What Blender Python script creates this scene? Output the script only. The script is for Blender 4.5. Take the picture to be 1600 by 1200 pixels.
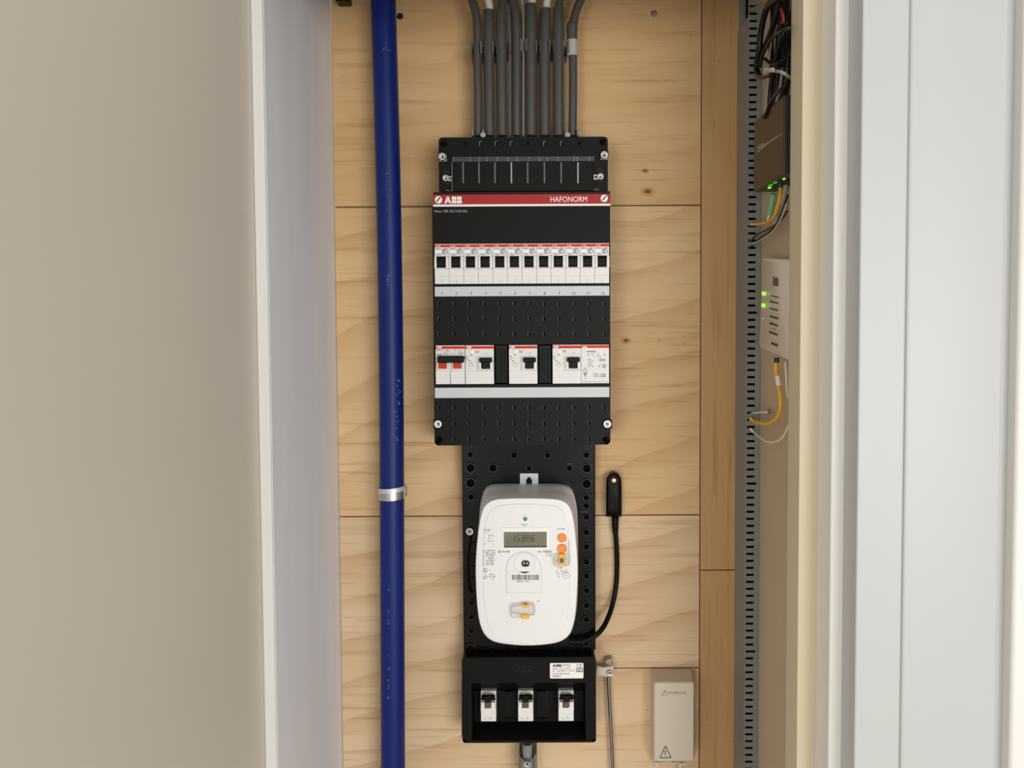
import bpy, bmesh, math, random
from mathutils import Vector, Matrix
for _o in list(bpy.data.objects): bpy.data.objects.remove(_o)
SC = bpy.context.scene
COL = SC.collection
rnd = random.Random(7)

# ------------------------------------------------------------------ camera
F = 1200.0                       # focal length in pixels of the 1600 px wide frame
PPX, PPY = 835.0, 548.0          # principal point (the photograph is an off-centre crop)
PITCH = math.radians(2.29); ROLL = math.radians(0.30)
CAM = Vector((0.0, -1.0, 1.5))
cd = bpy.data.cameras.new('camera'); cam = bpy.data.objects.new('camera', cd); COL.objects.link(cam)
cd.sensor_width = 36; cd.lens = 36 * F / 1600
cd.shift_x = -(PPX - 800) / 1600; cd.shift_y = (PPY - 600) / 1600
cd.clip_start = 0.02
RM = Matrix.Rotation(math.pi / 2 - PITCH, 3, 'X') @ Matrix.Rotation(-ROLL, 3, 'Z')
cam.matrix_world = Matrix.Translation(CAM) @ RM.to_4x4()
SC.camera = cam

def P(px, py, Y):
    """world point seen at a pixel, on the plane at depth Y"""
    d = RM @ Vector(((px - PPX) / F, -(py - PPY) / F, -1))
    return CAM + d * ((Y - CAM.y) / d.y)
def PX(px, py, X):
    """world point seen at a pixel, on a plane of constant X"""
    d = RM @ Vector(((px - PPX) / F, -(py - PPY) / F, -1))
    return CAM + d * ((X - CAM.x) / d.x)
def R(x0, y0, x1, y1, Y):
    """pixel rectangle -> x0, x1, z0(bottom), z1(top) at depth Y"""
    my = (y0 + y1) / 2; mx = (x0 + x1) / 2
    return P(x0, my, Y).x, P(x1, my, Y).x, P(mx, y1, Y).z, P(mx, y0, Y).z

# ------------------------------------------------------------------ light
W = bpy.data.worlds.new('world'); SC.world = W; W.use_nodes = True
bg = W.node_tree.nodes['Background']
bg.inputs[0].default_value = (0.98, 0.985, 1.0, 1); bg.inputs[1].default_value = 0.66
def area(name, loc, target, sx, sy, power, col):
    l = bpy.data.lights.new(name, 'AREA'); l.shape = 'RECTANGLE'; l.size = sx; l.size_y = sy
    l.energy = power; l.color = col
    o = bpy.data.objects.new(name, l); COL.objects.link(o); o.location = loc
    o.rotation_euler = (Vector(target) - Vector(loc)).to_track_quat('-Z', 'Y').to_euler()
    return o
area('window_daylight', (2.05, -5.4, 1.05), (0.1, 0, 1.3), 2.5, 2.1, 150, (1.0, 0.99, 0.98))
area('window_daylight_left', (-1.75, -5.4, 1.0), (0, 0, 1.3), 1.6, 2.0, 85, (1.0, 0.975, 0.94))
SC.view_settings.view_transform = 'Standard'; SC.view_settings.look = 'None'
SC.view_settings.gamma = 1; SC.view_settings.exposure = -0.09
SC.view_settings.use_curve_mapping = False

# ------------------------------------------------------------------ materials
def lin(c):
    return tuple(((v / 255) / 12.92 if v / 255 <= .04045 else ((v / 255 + .055) / 1.055) ** 2.4) for v in c) + (1,)
def mat(name, c, rough=.5, metal=0., bump=0., bscale=60., emit=0., var=0., vscale=(6, 6, 6), trans=0., spec=.5, stain=None):
    m = bpy.data.materials.new(name); m.use_nodes = True
    nt = m.node_tree; b = nt.nodes['Principled BSDF']
    b.inputs['Base Color'].default_value = lin(c); b.inputs['Roughness'].default_value = rough
    b.inputs['Metallic'].default_value = metal; b.inputs['Specular IOR Level'].default_value = spec
    if trans: b.inputs['Transmission Weight'].default_value = trans
    if emit: b.inputs['Emission Color'].default_value = lin(c); b.inputs['Emission Strength'].default_value = emit
    tc = nt.nodes.new('ShaderNodeTexCoord')
    if var or bump:
        mp = nt.nodes.new('ShaderNodeMapping'); mp.inputs['Scale'].default_value = vscale
        nt.links.new(tc.outputs['Object'], mp.inputs['Vector'])
    if var:
        n = nt.nodes.new('ShaderNodeTexNoise'); n.inputs['Scale'].default_value = 1; n.inputs['Detail'].default_value = 5
        nt.links.new(mp.outputs[0], n.inputs['Vector'])
        r = nt.nodes.new('ShaderNodeValToRGB'); r.color_ramp.elements[0].position = .3; r.color_ramp.elements[1].position = .7
        lc = lin(c); s2 = lin(stain) if stain else tuple(v * (1 - var) for v in lc[:3]) + (1,)
        r.color_ramp.elements[0].color = s2; r.color_ramp.elements[1].color = lc
        nt.links.new(n.outputs['Fac'], r.inputs['Fac']); nt.links.new(r.outputs[0], b.inputs['Base Color'])
    if bump:
        n2 = nt.nodes.new('ShaderNodeTexNoise'); n2.inputs['Scale'].default_value = bscale; n2.inputs['Detail'].default_value = 4
        nt.links.new(tc.outputs['Object'], n2.inputs['Vector'])
        bp = nt.nodes.new('ShaderNodeBump'); bp.inputs['Strength'].default_value = bump; bp.inputs['Distance'].default_value = .001
        nt.links.new(n2.outputs['Fac'], bp.inputs['Height']); nt.links.new(bp.outputs[0], b.inputs['Normal'])
    return m

def wood(name, light, dark, seed, arcs=.5, knots=(), along='X'):
    m = bpy.data.materials.new(name); m.use_nodes = True
    nt = m.node_tree; N = nt.nodes.new; L = nt.links.new; b = nt.nodes['Principled BSDF']
    b.inputs['Roughness'].default_value = .62; b.inputs['Specular IOR Level'].default_value = .25
    tc = N('ShaderNodeTexCoord')
    mp = N('ShaderNodeMapping'); mp.inputs['Location'].default_value = (seed * 1.7, seed * .9, seed * 2.3)
    if along == 'Z': mp.inputs['Rotation'].default_value = (0, math.pi / 2, 0)
    L(tc.outputs['Object'], mp.inputs['Vector'])
    def noise(scale, sc, det, dist=0.):
        k = N('ShaderNodeMapping'); k.inputs['Scale'].default_value = sc; L(mp.outputs[0], k.inputs['Vector'])
        n = N('ShaderNodeTexNoise'); n.inputs['Scale'].default_value = scale; n.inputs['Detail'].default_value = det
        n.inputs['Distortion'].default_value = dist; L(k.outputs[0], n.inputs['Vector']); return n.outputs['Fac']
    def ramp(f, p0, p1, c0, c1):
        r = N('ShaderNodeValToRGB'); e = r.color_ramp.elements
        e[0].position = p0; e[1].position = p1; e[0].color = c0; e[1].color = c1; L(f, r.inputs['Fac']); return r.outputs[0]
    def mix(kind, fac, a, c):
        x = N('ShaderNodeMix'); x.data_type = 'RGBA'; x.blend_type = kind
        if isinstance(fac, float): x.inputs[0].default_value = fac
        else: L(fac, x.inputs[0])
        L(a, x.inputs[6]); L(c, x.inputs[7]); return x.outputs[2]
    B1 = (1, 1, 1, 1)
    base = ramp(noise(1, (2.2, 6, 9), 3), .3, .72, lin(dark), lin(light))
    # broad cathedral bands
    wv = N('ShaderNodeTexWave'); wv.bands_direction = 'Z'; wv.wave_profile = 'SAW'
    wv.inputs['Scale'].default_value = 5.2; wv.inputs['Distortion'].default_value = 7.5; wv.inputs['Detail'].default_value = 2.2
    wv.inputs['Detail Scale'].default_value = .55
    k = N('ShaderNodeMapping'); k.inputs['Scale'].default_value = (1.0, 1, 1.0); k.inputs['Rotation'].default_value = (0, math.radians(14), 0)
    L(mp.outputs[0], k.inputs['Vector']); L(k.outputs[0], wv.inputs['Vector'])
    band = ramp(wv.outputs['Fac'], .55, 1.0, B1, (.74, .62, .50, 1))
    c = mix('MULTIPLY', arcs, base, band)
    # fine horizontal streaks
    st = ramp(noise(1, (5, 30, 120), 4, .3), .55, .78, B1, (.66, .56, .45, 1))
    c = mix('MULTIPLY', .75, c, st)
    st2 = ramp(noise(1, (9, 30, 330), 3, .2), .64, .74, B1, (.58, .47, .36, 1))
    c = mix('MULTIPLY', .6, c, st2)
    # pin specks
    v = N('ShaderNodeTexVoronoi'); v.inputs['Scale'].default_value = 24
    L(mp.outputs[0], v.inputs['Vector'])
    sp = ramp(v.outputs['Distance'], .015, .042, (.22, .13, .07, 1), B1)
    c = mix('MULTIPLY', .8, c, sp)
    for (kx, kz, kr) in knots:
        d = N('ShaderNodeVectorMath'); d.operation = 'SUBTRACT'; L(tc.outputs['Object'], d.inputs[0]); d.inputs[1].default_value = (kx, 0, kz)
        s = N('ShaderNodeVectorMath'); s.operation = 'MULTIPLY'; L(d.outputs[0], s.inputs[0]); s.inputs[1].default_value = (.75, 0, 1.2)
        ln = N('ShaderNodeVectorMath'); ln.operation = 'LENGTH'; L(s.outputs[0], ln.inputs[0])
        dv = N('ShaderNodeMath'); dv.operation = 'DIVIDE'; L(ln.outputs['Value'], dv.inputs[0]); dv.inputs[1].default_value = kr
        r = N('ShaderNodeValToRGB'); e = r.color_ramp.elements
        e[0].position = .0; e[0].color = (.25, .15, .08, 1); e[1].position = 1.0; e[1].color = B1
        a = e.new(.28); a.color = (.36, .22, .12, 1); a = e.new(.42); a.color = (.75, .62, .48, 1)
        L(dv.outputs[0], r.inputs['Fac']); c = mix('MULTIPLY', 1.0, c, r.outputs[0])
    L(c, b.inputs['Base Color'])
    bp = N('ShaderNodeBump'); bp.inputs['Strength'].default_value = .18; bp.inputs['Distance'].default_value = .0006
    L(noise(1, (9, 30, 260), 4), bp.inputs['Height']); L(bp.outputs[0], b.inputs['Normal'])
    return m

M = {}
M['black'] = mat('black_plastic', (14, 14, 13), .42, bump=.06, bscale=900, spec=.13)
M['black_edge'] = mat('black_enclosure', (15, 15, 15), .45, spec=.2)
M['black_gloss'] = mat('black_moulding', (8, 8, 9), .2, spec=.22)
M['boss_gloss'] = mat('glossy_black_boss', (10, 10, 11), .14, spec=.7)
M['black_mat'] = mat('black_toggle', (9, 9, 9), .4, spec=.15)
M['hole'] = mat('black_void', (5, 5, 5), .9, spec=.1)
M['slot_edge'] = mat('paler_black_edge', (92, 92, 88), .5)  # paler grey for edges and ribs of the black mouldings
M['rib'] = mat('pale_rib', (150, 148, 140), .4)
M['white'] = mat('white_plastic', (232, 231, 226), .42)
M['breaker'] = mat('breaker_plastic', (224, 223, 218), .45)
M['meter'] = mat('meter_white', (232, 231, 229), .38)
M['meter_side'] = mat('meter_grey_housing', (226, 224, 219), .35)
M['strip'] = mat('label_strip_grey', (196, 200, 201), .35)
M['red'] = mat('red_band', (164, 30, 27), .45, spec=.3)
M['orange_red'] = mat('orange_red_stripe', (212, 44, 16), .5, spec=.25)
M['orange_toggle'] = mat('orange_toggle', (186, 60, 20), .5, spec=.25)
M['orange'] = mat('orange_button', (236, 138, 48), .45)
M['amber'] = mat('amber_seal', (240, 178, 70), .35)
M['clear'] = mat('clear_seal', (236, 232, 218), .12)
M['clear'].node_tree.nodes['Principled BSDF'].inputs['Alpha'].default_value = .22
M['print'] = mat('grey_print', (104, 104, 102), .6)
M['dark_print'] = mat('dark_print', (52, 52, 52), .6)
M['ink'] = mat('black_ink', (24, 24, 24), .6)
M['white_ink'] = mat('white_ink', (240, 238, 234), .5)
M['lcd'] = mat('lcd_glass', (128, 126, 104), .18, var=.25, vscale=(30, 30, 60))
M['lcd_ink'] = mat('lcd_digits', (52, 54, 42), .3)
M['conduit'] = mat('grey_conduit', (74, 73, 70), .36, bump=.05, bscale=200)
M['conduit_l'] = mat('light_grey_conduit', (168, 166, 160), .42)
M['conduit_w'] = mat('pale_conduit', (222, 219, 210), .42)
M['conduit_b'] = mat('blue_grey_conduit', (128, 132, 138), .4)
M['clip'] = mat('clip_grey', (120, 119, 114), .4)
M['steel'] = mat('zinc_steel', (205, 205, 200), .28, metal=1.)
M['steel_d'] = mat('dull_steel', (150, 146, 138), .38, metal=1.)
M['screw_d'] = mat('screw_socket', (40, 40, 40), .5, metal=.6)
M['green_screw'] = mat('green_zinc', (40, 120, 90), .25, metal=1.)
M['bracket'] = mat('bracket_paint', (205, 198, 184), .45)
M['blue'] = mat('blue_pipe', (7, 38, 112), .44, spec=.3, var=.22, vscale=(14, 14, 3), stain=(8, 28, 98), bump=.05, bscale=40)
M['scuff'] = mat('pipe_scuff', (84, 102, 146), .6)
M['powerbox'] = mat('cream_plastic', (208, 197, 178), .42)
M['duct'] = mat('duct_grey', (116, 118, 114), .45)
M['duct_lid'] = mat('duct_lid_grey', (118, 122, 124), .35)
M['router'] = mat('router_dark', (66, 56, 44), .42)
M['router_d'] = mat('router_edge', (28, 28, 28), .5)
M['ont'] = mat('ont_white', (226, 216, 202), .42)
M['led'] = mat('green_led', (120, 255, 60), .4, emit=2.2)
M['led_dim'] = mat('green_led_port', (60, 200, 50), .4, emit=.5)
M['yellow'] = mat('yellow_cable', (228, 172, 40), .4)
M['green'] = mat('green_plug', (110, 176, 124), .35)
M['cable_grey'] = mat('grey_cable', (168, 160, 150), .45)
M['cable_black'] = mat('black_cable', (16, 16, 15), .36, spec=.3)
M['cable_white'] = mat('white_cable', (226, 220, 210), .45)
M['cable_brown'] = mat('brown_cable', (150, 112, 78), .5)
M['cable_red'] = mat('red_wire', (150, 40, 30), .5)
M['brown'] = mat('brown_toggle', (96, 74, 62), .4)
M['door'] = mat('door_paint', (214, 206, 190), .45, var=.05, vscale=(3, 3, 1.2), bump=.02, bscale=80)
M['grey_paint'] = mat('grey_jamb_paint', (238, 240, 245), .5, var=.06, vscale=(30, 30, 4), bump=.08, bscale=70)
M['trim_paint'] = mat('off_white_trim', (229, 226, 219), .45)
M['frame_bounce_tint'] = mat('cream_bounce_tint', (208, 194, 163), .45)  # cream tint carries warm light bounced onto the frame
M['casing'] = mat('white_casing_paint', (190, 191, 188), .42, var=.03, vscale=(20, 20, 3), bump=.05, bscale=60)
M['side_paint'] = mat('beige_side_paint', (196, 176, 146), .55, var=.06, vscale=(5, 5, 3))
M['dark_gap'] = mat('dark_gap', (60, 42, 26), .9)
M['floor'] = mat('pale_floor', (196, 184, 166), .6, var=.1)
M['plaster'] = mat('plaster', (220, 216, 208), .8)

# ------------------------------------------------------------------ mesh builder
class MB:
    def __init__(s): s.v = []; s.f = []
    def add(s, vs, fs):
        n = len(s.v); s.v += [Vector(v) for v in vs]; s.f += [tuple(i + n for i in f) for f in fs]; return s
    def box(s, x0, x1, y0, y1, z0, z1):
        x0, x1 = sorted((x0, x1)); y0, y1 = sorted((y0, y1)); z0, z1 = sorted((z0, z1))
        return s.add([(x, y, z) for x in (x0, x1) for y in (y0, y1) for z in (z0, z1)],
                     [(0, 1, 3, 2), (4, 6, 7, 5), (0, 4, 5, 1), (2, 3, 7, 6), (0, 2, 6, 4), (1, 5, 7, 3)])
    def pbox(s, x0, y0, x1, y1, Ya, Yb, Yref=None):
        a, b, c, d = R(x0, y0, x1, y1, Ya if Yref is None else Yref); return s.box(a, b, Ya, Yb, c, d)
    def quadface(s, x0, x1, z0, z1, Y): return s.add([(x0, Y, z0), (x1, Y, z0), (x1, Y, z1), (x0, Y, z1)], [(0, 1, 2, 3)])
    def loft(s, loops, cap0=True, cap1=True, closed=True):
        n = len(loops[0]); vs = [p for l in loops for p in l]; fs = []
        for i in range(len(loops) - 1):
            for j in range(n if closed else n - 1):
                k = (j + 1) % n; fs.append((i * n + j, i * n + k, (i + 1) * n + k, (i + 1) * n + j))
        if cap0: fs.append(tuple(range(n)))
        if cap1: fs.append(tuple(range((len(loops) - 1) * n, len(loops) * n)))
        return s.add(vs, fs)
    def prism(s, poly, y0, y1): return s.loft([[(x, y, z) for x, z in poly] for y in (y0, y1)])
    def extr_z(s, poly, z0, z1): return s.loft([[(x, y, z) for x, y in poly] for z in (z0, z1)])
    def extr_x(s, poly, x0, x1): return s.loft([[(x, y, z) for y, z in poly] for x in (x0, x1)])
    def lathe(s, x, z, prof, n=20, cap0=True, cap1=True):      # about a Y axis; prof = (radius, y)
        return s.loft([[(x + r * math.cos(t * 2 * math.pi / n), y, z + r * math.sin(t * 2 * math.pi / n)) for t in range(n)] for r, y in prof], cap0, cap1)
    def tube(s, pts, r, n=12, sub=6, cap=True, flat=None):
        pts = [Vector(p) for p in pts]
        if sub > 1 and len(pts) > 2:
            q = [pts[0] * 2 - pts[1]] + pts + [pts[-1] * 2 - pts[-2]]; out = []
            for i in range(1, len(q) - 2):
                for k in range(sub):
                    t = k / sub; a, b, c, d = q[i - 1:i + 3]
                    out.append(.5 * ((2 * b) + (c - a) * t + (2 * a - 5 * b + 4 * c - d) * t * t + (3 * b - a - 3 * c + d) * t ** 3))
            out.append(pts[-1]); pts = out
        loops = []; up = None
        for i, p in enumerate(pts):
            d = (pts[min(i + 1, len(pts) - 1)] - pts[max(i - 1, 0)]).normalized()
            if up is None: up = Vector((0, 1, 0)) if abs(d.y) < .9 else Vector((1, 0, 0))
            sd = d.cross(up).normalized(); up = sd.cross(d).normalized()
            rr = r[min(len(r) - 1, int(i / max(1, len(pts) - 1) * (len(r) - 1) + .5))] if isinstance(r, (list, tuple)) else r
            loops.append([p + sd * rr * math.cos(2 * math.pi * k / n) + up * rr * math.sin(2 * math.pi * k / n) for k in range(n)])
        return s.loft(loops, cap, cap)
    def build(s, name, m, parent=None, bevel=0., smooth=True, sharp=38, recalc=True, seg=2):
        me = bpy.data.meshes.new(name); off = OFF.get(parent, Vector()) if parent else Vector()
        me.from_pydata([v - off for v in s.v], [], s.f)
        if recalc:
            bm = bmesh.new(); bm.from_mesh(me); bmesh.ops.recalc_face_normals(bm, faces=bm.faces); bm.to_mesh(me); bm.free()
        me.materials.append(M[m] if isinstance(m, str) else m)
        if smooth:
            me.shade_smooth(); me.set_sharp_from_angle(angle=math.radians(sharp))
        o = bpy.data.objects.new(name, me); COL.objects.link(o)
        if parent: o.parent = parent; OFF[o] = off
        if bevel:
            b = o.modifiers.new('bevel', 'BEVEL'); b.width = bevel; b.segments = seg; b.limit_method = 'ANGLE'; b.angle_limit = math.radians(40)
            b.harden_normals = False
        return o
OFF = {}
def tag(o, label, cat, group=None):
    o['label'] = label; o['category'] = cat
    if group: o['group'] = group
    return o
def thing(name, label, cat, loc, group=None):
    o = bpy.data.objects.new(name, None); COL.objects.link(o); o.location = loc; o.empty_display_size = .02
    OFF[o] = Vector(loc); return tag(o, label, cat, group)
def struct(o, label=None):
    o['kind'] = 'structure'
    if label: o['label'] = label
    return o
def stuff(o): o['kind'] = 'stuff'; return o
def dup(root, delta, label):
    r = root.copy(); COL.objects.link(r); r.location = root.location + Vector(delta); r['label'] = label
    for ch in list(root.children):
        c = ch.copy(); COL.objects.link(c); c.parent = r
        for g in list(ch.children):
            d = g.copy(); COL.objects.link(d); d.parent = c
    return r

def plate(mb, x0, x1, z0, z1, yf, yb, holes=(), radius=0., corners='', hole_back=None, bottoms=False):
    """slab with a front at yf and a back at yb, with rectangular openings (x0,x1,z0,z1) and rounded corners"""
    xs = {x0, x1}; zs = {z0, z1}
    for h in holes: xs |= {h[0], h[1]}; zs |= {h[2], h[3]}
    if radius: xs |= {x0 + radius, x1 - radius}; zs |= {z0 + radius, z1 - radius}
    xs = sorted(xs); zs = sorted(zs)
    def hole(cx, cz): return any(h[0] < cx < h[1] and h[2] < cz < h[3] for h in holes)
    for i in range(len(xs) - 1):
        for j in range(len(zs) - 1):
            cx = (xs[i] + xs[i + 1]) / 2; cz = (zs[j] + zs[j + 1]) / 2
            if hole(cx, cz): continue
            cor = None
            if radius:
                for nm, qx, qz, a0 in (('bl', x0 + radius, z0 + radius, math.pi), ('br', x1 - radius, z0 + radius, 1.5 * math.pi), ('tr', x1 - radius, z1 - radius, 0), ('tl', x0 + radius, z1 - radius, .5 * math.pi)):
                    if nm in corners and abs(cx - qx) < radius and abs(cz - qz) < radius and (cx - qx) * (1 if 'r' in nm else -1) > 0 and (cz - qz) * (1 if 't' in nm else -1) > 0:
                        cor = (qx, qz, a0)
            if cor:
                pts = [(cor[0], cor[1])] + [(cor[0] + radius * math.cos(cor[2] + k * math.pi / 12), cor[1] + radius * math.sin(cor[2] + k * math.pi / 12)) for k in range(7)]
                mb.add([(x, yf, z) for x, z in pts], [tuple(range(8))])
                mb.add([(x, y, z) for x, z in pts[1:] for y in (yf, yb)], [(2 * k, 2 * k + 1, 2 * k + 3, 2 * k + 2) for k in range(6)])
                continue
            mb.quadface(xs[i], xs[i + 1], zs[j], zs[j + 1], yf)
            if i == 0: mb.add([(x0, yf, zs[j]), (x0, yb, zs[j]), (x0, yb, zs[j + 1]), (x0, yf, zs[j + 1])], [(0, 1, 2, 3)])
            if i == len(xs) - 2: mb.add([(x1, yf, zs[j]), (x1, yb, zs[j]), (x1, yb, zs[j + 1]), (x1, yf, zs[j + 1])], [(0, 1, 2, 3)])
            if j == 0: mb.add([(xs[i], yf, z0), (xs[i], yb, z0), (xs[i + 1], yb, z0), (xs[i + 1], yf, z0)], [(0, 1, 2, 3)])
            if j == len(zs) - 2: mb.add([(xs[i], yf, z1), (xs[i], yb, z1), (xs[i + 1], yb, z1), (xs[i + 1], yf, z1)], [(0, 1, 2, 3)])
    for h in holes:
        hb = hole_back if hole_back is not None else yb
        a, b, c, d = h[:4]
        for (p, q) in (((a, c), (b, c)), ((b, c), (b, d)), ((b, d), (a, d)), ((a, d), (a, c))):
            mb.add([(p[0], yf, p[1]), (q[0], yf, q[1]), (q[0], hb, q[1]), (p[0], hb, p[1])], [(0, 1, 2, 3)])
        if bottoms: mb.quadface(a, b, c, d, hb)
    return mb
def rrect(x0, x1, z0, z1, r, n=5):
    out = []
    for qx, qz, a0 in ((x1 - r, z1 - r, 0), (x0 + r, z1 - r, 90), (x0 + r, z0 + r, 180), (x1 - r, z0 + r, 270)):
        for k in range(n + 1):
            a = math.radians(a0 + 90 * k / n); out.append((qx + r * math.cos(a), qz + r * math.sin(a)))
    return out

# writing ------------------------------------------------------------
TXT = {}
def text(s, x0, x1, z0, z1, Y, m, parent, bold=0., name='lettering', keep=False):
    key = (s, bold)
    if key not in TXT:
        cu = bpy.data.curves.new('t', 'FONT'); cu.body = s; cu.size = 1; cu.offset = bold; cu.resolution_u = 3
        o = bpy.data.objects.new('t', cu); COL.objects.link(o); bpy.context.view_layer.update()
        me = bpy.data.meshes.new_from_object(o.evaluated_get(bpy.context.evaluated_depsgraph_get()))
        TXT[key] = ([v.co.copy() for v in me.vertices], [tuple(p.vertices) for p in me.polygons])
        bpy.data.objects.remove(o); bpy.data.curves.remove(cu); bpy.data.meshes.remove(me)
    vs, fs = TXT[key]
    ax, bx = min(v.x for v in vs), max(v.x for v in vs); az, bz = min(v.y for v in vs), max(v.y for v in vs)
    mb = MB(); mb.add([(x0 + (v.x - ax) / (bx - ax) * (x1 - x0), Y, z0 + (v.y - az) / (bz - az) * (z1 - z0)) for v in vs], fs)
    return mb.build(name, m, parent, smooth=False, recalc=False)
def ptext(s, x0, y0, x1, y1, Y, m, parent, **k):
    a, b, c, d = R(x0, y0, x1, y1, Y); return text(s, a, b, c, d, Y, m, parent, **k)
def logo_polys():
    A = [[(.17, .5), (.46, .5), (.46, 1), (.34, 1)], [(0, 0), (.26, 0), (.32, .2), (.46, .2), (.46, .46), (.156, .46)]]
    A += [[(.96 - x, z) for x, z in p][::-1] for p in A]
    B = [[(0, .5), (.3, .5), (.3, 1), (0, 1)], [(.34, .5), (.56, .5), (.62, .6), (.64, .78), (.61, .93), (.52, 1), (.34, 1)],
         [(0, 0), (.3, 0), (.3, .46), (0, .46)], [(.34, 0), (.55, 0), (.66, .08), (.69, .23), (.66, .38), (.58, .46), (.34, .46)]]
    return A + [[(x + 1.03, z) for x, z in p] for p in B] + [[(x + 1.76, z) for x, z in p] for p in B]
def logo(x0, x1, z0, z1, Y, m, parent, thick=0., name='lettering'):
    mb = MB()
    for p in logo_polys():
        q = [(x0 + x / 2.45 * (x1 - x0), z0 + z * (z1 - z0)) for x, z in p]
        if thick: mb.prism(q, Y - thick, Y)
        else: mb.add([(x, Y, z) for x, z in q], [tuple(range(len(q)))])
    return mb.build(name, m, parent, smooth=False, recalc=bool(thick))
def fine_print(mb, x0, y0, x1, y1, rows, Y, seed=1, fill=.75, lo=1., hi=4., thick=.55):
    """rows of small printed dashes inside a pixel rectangle"""
    r = random.Random(seed); h = (y1 - y0) / rows
    for k in range(rows):
        x = x0 + r.random() * .6; end = x0 + (x1 - x0) * (.7 + .3 * r.random())
        while x < end:
            w = min(lo + r.random() * (hi - lo), x1 - x)
            if r.random() < fill and w > .3:
                t = h * thick * (.7 + .5 * r.random()); yy = y0 + h * (k + .5)
                mb.quadface(*R(x, yy - t / 2, x + w, yy + t / 2, Y), Y)
            x += w + .5 + r.random() * .8
    return mb
def socket_screw(parent, px, py, Y, r, name='screw', head='steel', proud=.004):
    c = P(px, py, Y)
    o = MB().lathe(c.x, c.z, [(r * .95, Y), (r, Y - proud * .7), (r * .86, Y - proud), (r * .62, Y - proud), (r * .5, Y - proud * .8), (r * .36, Y - proud * .75), (r * .34, Y - proud * .4)], 20).build(name, head, parent)
    MB().lathe(c.x, c.z, [(r * .26, Y - proud * .5), (r * .24, Y - proud * .78), (.00002, Y - proud * .78)], 6, True, False).build('socket', 'screw_d', o)
    return o

# ------------------------------------------------------------------ structure
ZT, ZB = 2.25, 0.0
XL, XJ, XR = -.2583, .2167, .2660
zj = lambda py, px: P(px, py, 0).z
wb = struct(MB().box(-.30, .29, .0125, .06, ZB, ZT).build('wall_back', 'plaster'))
j1, j2, j3 = zj(322, 820), zj(806, 820), zj(1044, 1000)
xs_ = P(826, 1100, 0).x
gap = .0006
kn = [(P(1012, 299, 0).x, P(1012, 299, 0).z, .009), (P(1008, 267, 0).x, P(1008, 267, 0).z, .005)]
kn2 = [(P(978, 532, 0).x, P(978, 532, 0).z, .007)]
wl, wd = (226, 199, 162), (213, 180, 138)
def panel(x0, x1, z0, z1, m): MB().box(x0 + gap, x1 - gap, 0, .0124, z0 + gap, z1 - gap).build('plywood_panel', m, wb, bevel=.0006, seg=1)
panel(XL, XJ, j1, ZT, wood('plywood_top', (224, 190, 144), (208, 169, 118), 1, .16, kn))  # tinted warmer to hold the warm ambient light in the cupboard top
panel(XL, XJ, j2, j1, wood('plywood_middle', (227, 194, 148), (213, 174, 124), 2.4, .45, kn2))  # extra saturation paints in the warm interreflected light
wl4 = wood('plywood_lower', wl, wd, 4.1, .5)
panel(XL, xs_, ZB, j2, wl4)
panel(xs_, XJ, j3, j2, wl4)
panel(xs_, XJ, ZB, j3, wood('plywood_lower_right', wl, wd, 5.2, .3))

struct(MB().box(XL - .0110, XL, -.2500, -.0006, ZB, ZT).build('wall_left', 'grey_paint', bevel=.0008))
struct(MB().box(XL - .0110, XL - .0003, -.2535, -.2501, ZB, ZT).build('trim_1', 'trim_paint', bevel=.0008))
# open door leaf, hinged at the left front edge of the cupboard
dl = MB().box(-.040, 0, -.62, 0, .012, 2.1).build('door_1', 'door', bevel=.0015)
dl.location = (XL - .0114, -.2505, 0); dl.rotation_euler = (0, 0, math.radians(-1.2)); struct(dl, 'plain painted cupboard door standing open at the left')
# right side wall: wood side panels at the back, painted panel in front
wr = struct(MB().box(XR, XR + .02, -.2690, .0, ZB, ZT).build('wall_right', 'side_paint'))
js = P(1122, 891, 0).z
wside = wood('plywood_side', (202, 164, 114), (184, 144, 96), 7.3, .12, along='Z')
panel(XJ, XR, js, ZT, wside)
panel(XJ, XR, ZB, js, wside)
struct(MB().box(-.30, .45, -.2690, .012, ZT + .0005, ZT + .03).build('ceiling', 'plaster'))
struct(MB().box(XL - .0110, XR + .02, -.3000, -.2540, 1.86, ZT).build('unseen_header', 'casing', bevel=.002))  # unseen header, set low to shade the top of the plywood
struct(MB().box(-2.5, 2.5, -4, .012, -.03, -.0005).build('floor', 'floor'))
# right frame, as a plan profile of true depths
def XD(px, d): return (px - PPX) / F * d
d0, d1, d2, d3, d4 = .730, .699, .666, .638, .6355
y_ = lambda d: -1 + d
def rounded(poly, idx, n=4):
    out = []
    for i, p in enumerate(poly):
        if i in idx:
            p = Vector(p); a = Vector(poly[i - 1]); b = Vector(poly[(i + 1) % len(poly)])
            rr = idx[i]; u = (a - p).normalized(); v = (b - p).normalized(); s = p + u * rr; e = p + v * rr
            for k in range(n + 1):
                t = k / n; out.append(tuple((1 - t) ** 2 * s + 2 * t * (1 - t) * p + t * t * e))
        else: out.append(tuple(p))
    return out
xA = XD(1233, d0); xB = XD(1279, d1); xC = XD(1321, d2); xD_ = XD(1414, d3); xE = XD(1568, d4)
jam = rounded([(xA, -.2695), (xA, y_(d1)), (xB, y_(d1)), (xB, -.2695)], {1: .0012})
struct(MB().extr_z(jam, ZB, ZT).build('trim_2', 'frame_bounce_tint', sharp=60))
bead = rounded([(xB + .0001, -.2695), (xB + .0001, y_(d2)), (xC, y_(d2)), (xC, -.2695)], {1: .0022})
struct(MB().extr_z(bead, ZB, ZT).build('trim_3', 'trim_paint', sharp=60))
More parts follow.
